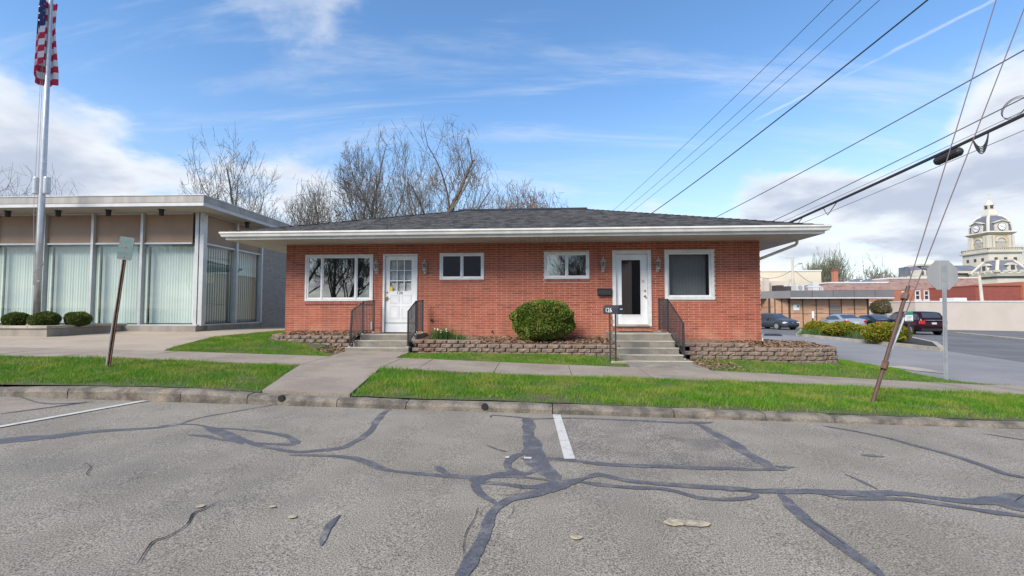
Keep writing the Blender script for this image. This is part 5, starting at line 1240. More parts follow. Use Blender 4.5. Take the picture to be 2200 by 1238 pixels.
MB().hexa([(p.x - .5, p.y - .2, zp(p.x)), (p.x + .5, p.y - .25, zp(p.x)), (p.x + .5, p.y + .15, zp(p.x)), (p.x - .5, p.y + .2, zp(p.x))], [(p.x - .45, p.y - .15, zp(p.x) + .13), (p.x + .45, p.y - .2, zp(p.x) + .10), (p.x + .45, p.y + .1, zp(p.x) + .10), (p.x - .45, p.y + .15, zp(p.x) + .13)]).build('body', 'black_plastic', t)
for k in range(6): MB().box(p.x - .38 + .14 * k, p.x - .30 + .14 * k, p.y - .14, p.y + .09, zp(p.x) + .12, zp(p.x) + .145).build('bar', 'black_iron', t)

# ------------------------------------------------------------ cars
def car(name, label, loc, heading, paint, L, Wd, Hh, kind):
    """local x forward, z up; body lofted from cross sections, glass and lamps on its skin"""
    t = thing(name, label, 'suv' if kind == 'suv' else 'car', loc, heading, 'parked cars')
    if kind == 'suv':
        st = [(-.5, .80, .42, .85, .90), (-.485, .90, .32, 1.02, 1.08), (-.46, .95, .28, 1.06, 1.28), (-.41, .97, .25, 1.08, 1.70), (-.30, .99, .24, 1.07, 1.76), (-.1, 1., .24, 1.06, 1.78), (.08, 1., .24, 1.05, 1.76), (.14, 1., .24, 1.05, 1.70), (.24, .99, .24, 1.05, 1.20), (.28, .98, .24, 1.06, 1.10), (.40, .96, .25, 1.02, 1.05), (.47, .90, .28, .92, .96), (.5, .78, .35, .70, .74)]
        roofi = (3, 7); ws = (7, 9); rw = (2, 3)
    else:
        st = [(-.5, .78, .42, .72, .76), (-.485, .90, .30, .98, 1.02), (-.45, .95, .25, 1.02, 1.07), (-.36, .98, .22, 1.0, 1.10), (-.31, .99, .20, .98, 1.16), (-.17, 1., .19, .95, 1.42), (-.05, 1., .19, .94, 1.46), (.05, 1., .19, .93, 1.44), (.11, 1., .19, .93, 1.38), (.25, .99, .19, .93, 1.04), (.29, .98, .2, .92, .97), (.40, .95, .2, .82, .87), (.465, .90, .22, .72, .76), (.5, .74, .28, .55, .58)]
        roofi = (5, 8); ws = (8, 10); rw = (3, 5)
    sec = []; sc = Hh / (1.78 if kind == 'suv' else 1.46)
    for (x, w_, zb, zbelt, zt) in st:
        hw = w_ * Wd / 2; zb, zbelt, zt = zb * sc, zbelt * sc, zt * sc; cab = zt - zbelt; wr = hw * (.96 - .36 * min(1, cab / .55) * (.72 if kind != 'suv' else .5))
        sec.append([(x * L, 0, zb), (x * L, hw * .82, zb), (x * L, hw * .97, zb + .10), (x * L, hw, zb + (zbelt - zb) * .5), (x * L, hw * .985, zbelt - .09), (x * L, hw * .94, zbelt), (x * L, wr + .02, zt - .09 * min(1, cab / .3)), (x * L, wr * .86, zt - .012), (x * L, 0, zt + .012)])
    b = MB(); n = len(sec[0])
    for s in (1, -1):
        for A, B_ in zip(sec[:-1], sec[1:]): b.sheet([(x, y * s, z) for x, y, z in A], [(x, y * s, z) for x, y, z in B_])
        b.poly([(x, y * s, z) for x, y, z in sec[0]]); b.poly([(x, y * s, z) for x, y, z in sec[-1]])
    body = b.build('body', paint, t, smooth=False, local=True)
    bm = bmesh.new(); bm.from_mesh(body.data); bmesh.ops.remove_doubles(bm, verts=bm.verts, dist=.002); bmesh.ops.recalc_face_normals(bm, faces=bm.faces); bm.to_mesh(body.data); bm.free(); body.data.shade_smooth()
    def pane(name_, quad, nrm, m='car_glass', inset=.06):
        c = sum((Vector(q) for q in quad), Vector()) / 4; q2 = [c + (Vector(q) - c) * (1 - inset) + Vector(nrm) * .012 for q in quad]
        MB().prism(q2, Vector(nrm) * .006).build(name_, m, t, local=True)
    def lerp3(a, c, k): return tuple(a[i] + (c[i] - a[i]) * k for i in range(3))
    for s in (1, -1):
        f = lambda p: (p[0], p[1] * s, p[2])
        i0, i1 = rw[0] + (1 if kind != 'suv' else 1), ws[1] - 1
        mid_ = (roofi[0] + roofi[1]) // 2
        for a, c in ((roofi[0], mid_), (mid_, roofi[1])):
            pane('side_window', [f(lerp3(sec[a][5], sec[a][6], .08)), f(lerp3(sec[c][5], sec[c][6], .08)), f(lerp3(sec[c][5], sec[c][6], .92)), f(lerp3(sec[a][5], sec[a][6], .92))], (0, s * .9, .4), inset=.05)
        e = roofi[1]; pane('side_window', [f(lerp3(sec[e][5], sec[e][6], .1)), f(lerp3(sec[e + 1][5], sec[e + 1][6], .15)), f(lerp3(sec[e + 1][5], sec[e + 1][6], .6)), f(lerp3(sec[e][5], sec[e][6], .9))], (0, s * .9, .4), inset=.08)
        e = roofi[0]; pane('quarter_window', [f(lerp3(sec[e - 1][5], sec[e - 1][6], .2)), f(lerp3(sec[e][5], sec[e][6], .1)), f(lerp3(sec[e][5], sec[e][6], .9)), f(lerp3(sec[e - 1][5], sec[e - 1][6], .75))], (0, s * .9, .4), inset=.12)
    a, c = sec[ws[0]], sec[ws[1] - 1]; nrm = Vector((.6, 0, .8)); pane('windscreen', [(a[7][0], -a[7][1], a[7][2]), (c[7][0], -c[7][1] * 1.02, c[7][2]), (c[7][0], c[7][1] * 1.02, c[7][2]), (a[7][0], a[7][1], a[7][2])], nrm, inset=.04)
    a, c = sec[rw[0]], sec[rw[0] + 1] if kind == 'suv' else sec[rw[1]]; nrm = Vector((-.75, 0, .65)) if kind == 'suv' else Vector((-.55, 0, .83))
    pane('rear_window', [(a[7][0], a[7][1], a[7][2]), (c[7][0], c[7][1], c[7][2]), (c[7][0], -c[7][1], c[7][2]), (a[7][0], -a[7][1], a[7][2])], nrm, inset=.1)
    wr_ = .36 if kind == 'suv' else .325
    for fx2 in (.315, -.295):
        for s in (1, -1):
            y = s * (Wd / 2 - .11); o = thing2 = None
            MB().tube([(fx2 * L, s * (Wd / 2 - .03), wr_), (fx2 * L, s * (Wd / 2 + .008), wr_)], wr_ * 1.13, 22).build('wheel_arch', 'car_black_trim', t, local=True)
            w0 = MB().tube([(fx2 * L, s * (Wd / 2 - .22), wr_), (fx2 * L, s * (Wd / 2 - .19), wr_), (fx2 * L, s * (Wd / 2 - .0), wr_), (fx2 * L, s * (Wd / 2 + .02), wr_)], [wr_ * .92, wr_, wr_, wr_ * .92], 24).build('wheel', 'tyre', t, local=True)
            MB().tube([(fx2 * L, s * (Wd / 2 + .005), wr_), (fx2 * L, s * (Wd / 2 + .026), wr_)], wr_ * .66, 20).build('rim', 'rim', w0, local=True)
            b = MB()
            for k in range(6):
                g_ = k * math.pi / 3 + .5; c0 = Vector((fx2 * L + wr_ * .42 * math.cos(g_), s * (Wd / 2 + .027), wr_ + wr_ * .42 * math.sin(g_))); b.tube([c0, c0 + Vector((0, s * .003, 0))], wr_ * .13, 8)
            b.build('rim_holes', 'car_black_trim', w0, local=True)
    zb_ = .95 if kind == 'suv' else .82; zb_ *= sc
    for s in (1, -1):
        MB().bbox(-.502 * L, -.455 * L, min(s * Wd * .30, s * Wd * .47), max(s * Wd * .30, s * Wd * .47), zb_ - (.14 if kind == 'suv' else .02), zb_ + .13, .03).build('tail_light', 'tail_red', t, local=True)
        MB().bbox(.40 * L, .487 * L, min(s * Wd * .27, s * Wd * .455), max(s * Wd * .27, s * Wd * .455), .56 * sc, .70 * sc, .03).build('headlight', 'lamp_clear', t, local=True)
        MB().bbox(.10 * L, .135 * L, min(s * Wd * .5, s * Wd * .60), max(s * Wd * .5, s * Wd * .60), .93 * sc, 1.05 * sc, .02).build('mirror', paint, t, local=True)
        MB().bbox(.05 * L, .08 * L, min(s * Wd * .5, s * Wd * .508), max(s * Wd * .5, s * Wd * .508), .80 * sc, .83 * sc, .004).build('door_handle', 'chrome', t, local=True)
    MB().bbox(-.507 * L, -.48 * L, -.16, .16, zb_ - .14, zb_ + .0, .004).build('number_plate', 'plate', t, local=True)
    MB().bbox(-.512 * L, -.45 * L, -Wd * .43, Wd * .43, .30 * sc, .50 * sc, .04).build('rear_bumper', paint if kind != 'suv' else 'car_black_trim', t, local=True)
    if kind == 'suv': MB().bbox(-.506 * L, -.47 * L, -Wd * .30, Wd * .30, 1.10, 1.14, .01).build('tailgate_trim', 'chrome', t, local=True)
    MB().bbox(.455 * L, .507 * L, -Wd * .34, Wd * .34, .30 * sc, .43 * sc, .03).build('lower_grille', 'car_black_trim', t, local=True); MB().bbox(.46 * L, .498 * L, -Wd * .24, Wd * .24, .585 * sc, .65 * sc, .02).build('upper_grille', 'car_black_trim', t, local=True)
    MB().tube([(.492 * L, 0, .635 * sc), (.503 * L, 0, .635 * sc)], .06, 12).build('badge', 'chrome', t, local=True)
    return t
def park(px, py, d=0): p = onG(px, py); return p
p = onG(1690, 709); car('parked_car', 'dark grey saloon facing the street beside the house corner', (p.x - .5, p.y + 1.7, zp(p.x) + .01), R(-71), 'car_grey', 4.8, 1.82, 1.46, 'sedan')
p = onG(1652, 704); car('parked_car', 'dark car mostly hidden behind the grey saloon', (p.x - 3.4, p.y + 5.5, zp(p.x) + .01), R(-85), 'car_navy', 4.7, 1.8, 1.45, 'sedan')
p = onG(1851, 714); car('parked_car', 'silver saloon seen from behind over the island shrubs', (p.x - .2, p.y + 2.4, zp(p.x) + .01), R(86), 'car_silver', 4.8, 1.84, 1.48, 'sedan')
p2 = onG(2022, 721); q2 = p.lerp(p2, .46); car('parked_car', 'black saloon between the silver saloon and the maroon suv', (q2.x + .1, q2.y + 3.0, zp(q2.x) + .01), R(86), 'car_navy', 4.8, 1.84, 1.44, 'sedan')
car('parked_car', 'dark maroon suv seen from behind beside the pale wall', (p2.x - .5, p2.y + 2.3, zp(p2.x) + .01), R(88), 'car_maroon', 4.95, 1.98, 1.80, 'suv')

# ------------------------------------------------------------ low brick bank with wide grey roof band
def plane_build(Y): return lambda px, py: onY(px, py, Y)
YB1 = 52.0; f = plane_build(YB1)
x0, x1 = f(1652, 680).x, f(1866, 680).x; zt = f(1750, 641).z; zb = zp((x0 + x1) / 2) - .2
bank = thing('low_building', 'low tan brick building with a wide grey roof band', 'building', ((x0 + x1) / 2, YB1, zb))
dx0, dx1 = f(1783, 680).x, f(1807, 680).x; dz1 = f(1790, 656).z
b = MB()
for a, c, e, g in cut_rects(x0, x1, zb, zt, [(dx0, dx1, zb, dz1)]): b.box(a, c, YB1, YB1 + .3, e, g)
wl_ = b.build('wall', 'brick_tan', bank)
MB().box(x0, x1, YB1 + .301, YB1 + 14, zb, zt).build('rear_block', 'brick_tan', bank)
for px in (1665, 1680, 1725, 1754, 1782, 1808, 1836): x = f(px, 680).x; MB().box(x - .035, x + .035, YB1 - .05, YB1 - .004, zb, zt).build('pier', 'dark_trim', bank)
for px in (1653, 1696, 1865): x = f(px, 680).x; MB().box(x - .09, x + .09, YB1 - .06, YB1 - .003, zb, zt).build('pier', 'dark_trim', bank)
z = zb
k = 0
while z < zt - .3: MB().box(x0, x1, YB1 - .012, YB1 - .001, z, z + .035).build('bed_joint', 'dark_trim' if k % 4 == 0 else 'brick_tan', bank); z += .42; k += 1
MB().box(dx0, dx1, YB1 + .05, YB1 + .12, zb, dz1).build('door', 'door_grey', bank)
fa = MB(); YFb = YB1 - .9; l0 = onY(1698, 624, YFb); l1 = onY(1921, 624, YFb); lz0 = onY(1800, 641, YFb).z; lz1 = onY(1800, 624, YFb).z; ll = onY(1630, 626, YFb + 2.4)
fa.box(l0.x, l1.x, YFb, YB1 + 14, lz0, lz1); fa.hexa([(ll.x - 2, YFb + 2.8, lz0), (l0.x - .002, YFb + .001, lz0), (l0.x - .002, YB1 + 13, lz0), (ll.x - 2, YB1 + 13, lz0)], [(ll.x - 2, YFb + 2.8, lz1 - .03), (l0.x - .002, YFb + .001, lz1 - .03), (l0.x - .002, YB1 + 13, lz1 - .03), (ll.x - 2, YB1 + 13, lz1 - .03)])
fa.build('roof_band', 'fascia_bank', bank)
MB().box(l0.x, l1.x, YFb - .02, YFb - .002, lz0 - .02, lz0 + .08).build('roof_trim', 'white_frame', bank)
for px in (1745, 1790, 1835, 1880): x = onY(px, 630, YFb).x; MB().box(x - .02, x + .02, YFb - .006, YFb - .001, lz0 + .1, lz1).build('band_joint', 'dark_trim', bank)
a, c = f(1704, 655), f(1717, 667); MB().box(a.x, c.x, YB1 - .06, YB1 - .01, c.z, a.z).build('wall_sign', 'white_sign', bank); MB().box((a.x + c.x) / 2 + .05, c.x - .05, YB1 - .075, YB1 - .061, a.z - .28, a.z - .04).build('wall_sign_heading', 'green_sign', bank)
zrf = lz1
def roofbox(name, m, px0, px1, py0, py1, Y, dep=1.2): a, c = onY(px0, py1, Y), onY(px1, py0, Y); return MB().bbox(a.x, c.x, Y, Y + dep, zrf - .02, max(c.z, zrf + .1), .02).build(name, m, bank)
au = roofbox('air_unit', 'hvac', 1712, 1728, 613, 624, YB1 + 2); p = onY(1719, 618, YB1 + 1.98); MB().tube([(p.x, YB1 + 1.99, p.z), (p.x, YB1 + 1.95, p.z)], .25, 14).build('fan', 'sign_back', au)
roofbox('roof_box', 'dark_trim', 1669, 1684, 613, 625, YB1 + 3); roofbox('roof_box', 'roof_far', 1690, 1712, 615, 625, YB1 + 4); roofbox('roof_vent', 'hvac', 1748, 1760, 608, 625, YB1 + 4)
for px0, px1 in ((1731, 1764), (1736, 1768)): a, c = onY(px0, 617, YB1 + 2.5), onY(px1, 616, YB1 + 2.5); MB().tube([(a.x, a.y, a.z), (c.x - .3, c.y, c.z), (c.x - .05, c.y, c.z - .12), (c.x, c.y, zrf - .02)], .06, 7).build('roof_pipe', 'hvac', bank)
p = onG(1747, 706); t = thing('post_sign', 'narrow white sign on a dark post before the tan brick wall', 'sign', (p.x, p.y, zp(p.x)))
MB().box(p.x - .06, p.x + .06, p.y, p.y + .05, zp(p.x) - .1, onY(1747, 678, p.y).z).build('post', 'dark_trim', t); a, c = onY(1744, 669, p.y), onY(1749, 684, p.y); MB().bbox(a.x, c.x, p.y - .05, p.y - .002, c.z, a.z, .01).build('plate', 'white_sign', t)
# blue board with red script seen past the left end of the bank
a, c = onY(1632, 650, 62), onY(1651, 672, 62); t = thing('blue_board', 'blue board with red lettering left of the tan brick building', 'sign', ((a.x + c.x) / 2, 62, zp(a.x)))
MB().box(a.x - 1, c.x, 62, 62.2, zp(a.x) - .2, a.z).build('board', 'blue_board', t); MB().tube([(a.x + .1 + .06 * k, 61.97, a.z - .55 + .12 * math.sin(k * 1.4)) for k in range(17)], .05, 5).build('script', 'red_script', t); MB().box(a.x - 1.05, c.x + .05, 61.95, 62.25, a.z + .001, a.z + .25).build('board_top', 'white_sign', t)

# ------------------------------------------------------------ tan block building, long brick block, red brick building, cream building
YT = 54.0; a = onY(1966, 649, YT); zt_w = a.z; xr = onY(2330, 649, YT).x; zb = zp(a.x) - .3
tb = thing('tan_wall_building', 'plain low building with pale tan block walls behind the suv', 'building', (a.x, YT, zb))
MB().box(a.x, xr, YT, YT + 12, zb, zt_w).build('wall', 'tan_block', tb); MB().box(a.x - .05, xr, YT - .05, YT + 12.1, zt_w + .001, zt_w + .12).build('coping', 'white_frame', tb)
zst = onY(1900, 677, YT + 1).z; xl2 = onY(1905, 680, YT + 1).x; MB().box(xl2, a.x - .01, YT + 1, YT + 12, zb, zst).build('low_wing', 'tan_block', tb); MB().box(xl2, a.x - .02, YT + .95, YT + 1.3, zst + .001, zst + .15).build('wing_coping', 'white_frame', tb)
a2 = onY(2050, 640, YT + 3); c2 = onY(2078, 648, YT + 3); MB().bbox(a2.x, c2.x, YT + 3, YT + 5, zt_w + .12, a2.z, .03).build('roof_unit', 'hvac', tb)
def tower_block(name, label, Y, px0, px1, pt, m, dep=14, pb=None, cap='white_frame', extra=None):
    a, c = onY(px0, pt, Y), onY(px1, pt, Y); zb = zp(a.x) - .3; t = thing(name, label, 'building', ((a.x + c.x) / 2, Y, zb)); return t, a.x, c.x, zb, a.z
YL = 78.0
t, xa, xb, zb, ztp = tower_block('brick_block', 'long orange brick building with a faded upper wall and sash windows', YL, 1748, 2102, 600, None)
zmid = onY(2000, 623, YL).z
wins = [(1938, 1949, 626, 646), (1966, 1977, 624, 645), (1985, 1996, 624, 645), (2003, 2014, 624, 645), (2022, 2031, 624, 645), (2061, 2072, 624, 645)]
hs = []
for p in wins: q0, q1 = onY(p[0], p[3], YL), onY(p[1], p[2], YL); hs.append((q0.x, q1.x, q0.z, q1.z))
b = MB()
for q in cut_rects(xa, xb, zb, zmid, hs): b.box(q[0], q[1], YL, YL + .35, q[2], q[3])
b.build('lower_wall', 'brick_orange', t)
zlow = onY(1800, 609, YL).z; xst = onY(1908, 600, YL).x; xs2 = onY(1780, 600, YL).x
MB().box(xs2, xst, YL - .03, YL + 14, zmid + .001, zlow).build('upper_wall', 'brick_faded', t); MB().box(xst + .001, xb, YL - .03, YL + 14, zmid + .001, ztp).build('upper_wall', 'brick_faded', t)
MB().box(xa, xs2 - .01, YL, YL + 14, zmid + .001, zmid + .7).build('left_wing', 'brick_faded', t)
MB().box(xa, xb, YL + .4, YL + 14, zb, zmid).build('rear_block', 'brick_orange', t)
MB().box(xs2 - .1, xst, YL - .1, YL + 14.1, zlow + .001, zlow + .22).build('parapet_cap', 'white_frame', t); MB().box(xst + .001, xb + .1, YL - .1, YL + 14.1, ztp + .001, ztp + .2).build('parapet_cap', 'white_frame', t)
for i, h in enumerate(hs):
    b = MB(); w_ = .14
    b.box(h[0], h[1], YL - .04, YL + .1, h[3] - w_, h[3]); b.box(h[0] - .1, h[1] + .1, YL - .1, YL + .1, h[2] - .12, h[2] + w_); b.box(h[0], h[0] + w_, YL - .04, YL + .1, h[2] + w_, h[3] - w_); b.box(h[1] - w_, h[1], YL - .04, YL + .1, h[2] + w_, h[3] - w_); zm = (h[2] + h[3]) / 2; b.box(h[0] + w_, h[1] - w_, YL - .02, YL + .1, zm - .06, zm + .06)
    wn_ = b.build('window', 'white_frame', t)
    for e, g in ((h[2] + w_, zm - .06), (zm + .06, h[3] - w_)): MB().box(h[0] + w_, h[1] - w_, YL + .05, YL + .08, e, g).build('pane', 'car_glass' if i else 'tan_tag', wn_)
a, c = onY(1792, 582, YL + 5), onY(1801, 609, YL + 5); MB().box(a.x, c.x, YL + 5, YL + 5.8, zlow - .3, a.z).build('chimney', 'brick_orange', t); MB().box(a.x - .08, c.x + .08, YL + 4.92, YL + 5.88, a.z + .001, a.z + .2).build('chimney_cap', 'brick_dark', t)
for px in (1837, 1862): q = onY(px, 600, YL + 3); MB().hexa([(q.x - .7, YL + 3, zlow + .1), (q.x + .7, YL + 3, zlow + .1), (q.x + .7, YL + 4.4, zlow + .1), (q.x - .7, YL + 4.4, zlow + .1)], [(q.x - .2, YL + 3, q.z - .3), (q.x + .8, YL + 3, q.z + .1), (q.x + .8, YL + 4.4, q.z + .1), (q.x - .2, YL + 4.4, q.z - .3)]).build('roof_vent', 'slate', t)
a, c = onY(1840, 602, YL + 8), onY(1895, 608, YL + 8); MB().box(a.x, c.x, YL + 8, YL + 11, zlow + .05, a.z).build('roof_deck', 'roof_flat', t)
t, xa, xb, zb, ztp = tower_block('red_brick_building', 'plain dark red brick building at the right edge below the courthouse', 70.0, 2095, 2330, 606, None)
MB().box(xa, onY(2192, 606, 70).x, 70, 84, zb, ztp - .6).build('wall', 'brick_dark', t); MB().box(onY(2192, 606, 70).x + .002, xb, 69.7, 84, zb, ztp).build('corner_wall', 'brick_orange', t); MB().box(xa - .05, onY(2192, 606, 70).x, 69.9, 84.1, ztp - .599, ztp - .45).build('coping', 'brick_dark', t)
t, xa, xb, zb, ztp = tower_block('cream_building', 'pale cream windowless building behind the low tan brick building', 95.0, 1600, 1764, 584, None)
MB().box(xa, xb, 95, 115, zb, ztp).build('wall', 'cream_wall', t); zz = onY(1650, 604, 92).z; MB().box(xa, onY(1706, 604, 92).x, 92, 94.9, zb, zz).build('lower_wing', 'tan_block', t); a, c = onY(1642, 598, 91), onY(1653, 620, 91); MB().box(a.x, c.x, 91, 91.9, zb, a.z).build('stair_tower', 'tan_block', t)
MB().box(xa - .1, xb + .1, 94.9, 115.1, ztp + .001, ztp + .25).build('coping', 'white_frame', t)
# poles in the background
p = onY(1704, 620, 66); t = thing('street_light_pole', 'wooden pole with a street light arm behind the low brick building', 'utility pole', (p.x, 66, zp(p.x)))
ztp = onY(1704, 549, 66).z; MB().tube([(p.x, 66, zp(p.x) - .2), (p.x, 66, ztp)], .2, 10, r2=.14).build('pole', 'wood_pale', t, smooth=True)
q = onY(1722, 567, 66); MB().tube([(p.x, 65.9, q.z - .6), (p.x + .5, 65.8, q.z - .1), (q.x - .5, 65.8, q.z)], .045, 6).build('lamp_arm', 'galvanised', t); MB().lathe([(.02, .12), (.22, .06), (.26, 0), (.16, -.08)], (q.x - .25, 65.8, q.z), 10).build('lamp_head', 'galvanised', t)
MB().bar((p.x - .9, 66, ztp - .35), (p.x + .3, 66, ztp - .35), .08).build('cross_arm', 'wood_pale', t)
MB().tube([onY(1698, 600, 66), onY(1690, 622, 64)], .1, 6).build('brace', 'wood_pale', t)
p = onY(2107, 648, 58); t = thing('leaning_pole', 'pale leaning wooden pole in front of the red brick building', 'utility pole', (p.x, 58, zp(p.x)))
MB().tube([(p.x + .15, 58, zp(p.x) - .2), onY(2110, 648, 58), onY(2104, 592, 58)], .2, 10, r2=.14).build('pole', 'wood_pale', t, smooth=True)
for pa, pb, l in (((1632, 596), (1700, 582), 'thin wire left of the street light pole'), ((1708, 582), (1768, 612), 'thin wire right of the street light pole')):
    q0, q1 = onY(*pa, 66), onY(*pb, 66); tag(MB().tube([q0.lerp(q1, k / 8) - Vector((0, 0, .5 * math.sin(math.pi * k / 8))) for k in range(9)], .025, 5).build('utility_wire', 'wire_dark', fix=False), l, 'wire', 'overhead wires')
# umbrella shaped topiary tree
g0 = onG(1897, 706); cc = onY(1901, 659, g0.y + 4); t = thing('topiary_tree', 'small mushroom shaped tree between tan brick building and pale wall', 'tree', (cc.x, g0.y + 4, zp(cc.x)))
MB().tube([(cc.x - .1, g0.y + 4, zp(cc.x) - .1), (cc.x, g0.y + 4, cc.z - .9), (cc.x, g0.y + 4, cc.z)], [.22, .16, .1], 8).build('trunk', 'bark_grey', t)
b = MB()
for k in range(7): a_ = k * .9; b.tube([(cc.x, g0.y + 4, cc.z - 1), (cc.x + math.cos(a_) * .8, g0.y + 4 + math.sin(a_) * .8, cc.z - .3), (cc.x + math.cos(a_) * 1.2, g0.y + 4 + math.sin(a_) * 1.2, cc.z + .2)], [.09, .06, .02], 5)
b.build('limbs', 'bark_grey', t)
bush('', '', (cc.x, g0.y + 4, cc.z - .25), 1.45, 1.2, 1.0, 7000, 'topiary_leaf', .11, .12, parent=t, squash=.35, core=False, seed=77, stem=False)

# ------------------------------------------------------------ courthouse with clock tower
DC = 150.0; c0 = atd(2134, 640, DC); sc = DC / F
def cz(py): return atd(2134, py, DC).z
CR = R(-1.5); CX, CY = c0.x, c0.y
ct = thing('courthouse', 'pale stone courthouse with domed clock tower and slate mansard roofs', 'courthouse', (CX, CY, zp(120) - 1), CR)
CZ0 = zp(120) - 1
def L(z): return z - CZ0
def frus(name, m, r0, z0_, r1, z1_, parent=None):
    b = MB(); b.hexa([(-r0, -r0, L(z0_)), (r0, -r0, L(z0_)), (r0, r0, L(z0_)), (-r0, r0, L(z0_))], [(-r1, -r1, L(z1_)), (r1, -r1, L(z1_)), (r1, r1, L(z1_)), (-r1, r1, L(z1_))]); return b.build(name, m, parent or ct, local=True)
def hw(px): return px * sc / math.sqrt(2) / 2 * .77        # half side of a square seen on the diagonal, from its width in photo pixels
r_body, z_b0, z_b1 = hw(86), cz(540), cz(506)
frus('tower_base', 'stone_court', hw(120), cz(575), hw(118), cz(546)); frus('base_cornice', 'stone_court', hw(130), cz(546), hw(132), cz(543)); frus('balcony', 'stone_court', hw(122), cz(543) + .01, hw(122), cz(540))
b = MB()
for s in range(4):
    for k in range(17):
        x = -hw(120) + 2 * hw(120) * k / 16; p = Matrix.Rotation(s * math.pi / 2, 3, 'Z') @ Vector((x, -hw(120), 0)); b.box(p.x - .16, p.x + .16, p.y - .16, p.y + .16, L(cz(540)), L(cz(536)))
b.build('balusters', 'stone_court', ct, local=True, kind='stuff')
for s in range(4):
    p = Matrix.Rotation(s * math.pi / 2, 3, 'Z') @ Vector((0, -hw(121), 0)); q = hw(123); b = MB(); bx = (q, .25) if s % 2 == 0 else (.25, q); b.box(p.x - bx[0], p.x + bx[0], p.y - bx[1], p.y + bx[1], L(cz(536)) + .01, L(cz(534.5))); b.build('balcony_rail', 'stone_court', ct, local=True)
frus('belfry', 'stone_gold', r_body, cz(540) + .01, r_body, cz(506))
for s in range(4):
    M4 = Matrix.Rotation(s * math.pi / 2, 4, 'Z')
    def face(name, m, verts, fs, parent=None):
        return mesh_obj(name, [tuple(M4 @ Vector(v_)) for v_ in verts], fs, m, parent or ct, local=True)
    for x in (-r_body * .94, -r_body * .66, r_body * .66, r_body * .94):
        B_ = MB(); B_.box(x - .32, x + .32, -r_body - .45, -r_body + .05, L(cz(540)), L(cz(508))); face('pilaster', 'stone_court', B_.v, B_.f)
    aw = r_body * .36; pts = [(-aw, L(cz(540))), (aw, L(cz(540)))] + [(aw * math.cos(math.pi * k / 10), L(cz(522)) + aw * math.sin(math.pi * k / 10)) for k in range(11)]
    B_ = MB(); B_.prism([(x, -r_body - .02, z) for x, z in pts], (0, -.12, 0)); lv = face('louvre_window', 'louvre', B_.v, B_.f)
    for k in range(8):
        B_ = MB(); z = L(cz(540)) + k * (L(cz(519)) - L(cz(540))) / 8; B_.box(-aw * .95, aw * .95, -r_body - .28, -r_body - .15, z + .1, z + .28); face('louvre', 'stone_court', B_.v, B_.f, lv)
    B_ = MB(); R2 = aw * 1.25; n = 14
    B_.sheet([(aw * math.cos(math.pi * k / n), -r_body - .35, L(cz(522)) + aw * math.sin(math.pi * k / n)) for k in range(n + 1)], [(R2 * math.cos(math.pi * k / n), -r_body - .35, L(cz(522)) + R2 * math.sin(math.pi * k / n)) for k in range(n + 1)]); B_.sheet([(R2 * math.cos(math.pi * k / n), -r_body - .35, L(cz(522)) + R2 * math.sin(math.pi * k / n)) for k in range(n + 1)], [(R2 * math.cos(math.pi * k / n), -r_body, L(cz(522)) + R2 * math.sin(math.pi * k / n)) for k in range(n + 1)]); face('arch', 'stone_court', B_.v, B_.f)
frus('cornice', 'stone_court', hw(92), cz(506) + .01, hw(106), cz(502)); frus('cornice_top', 'stone_court', hw(104), cz(502) + .01, hw(96), cz(499))
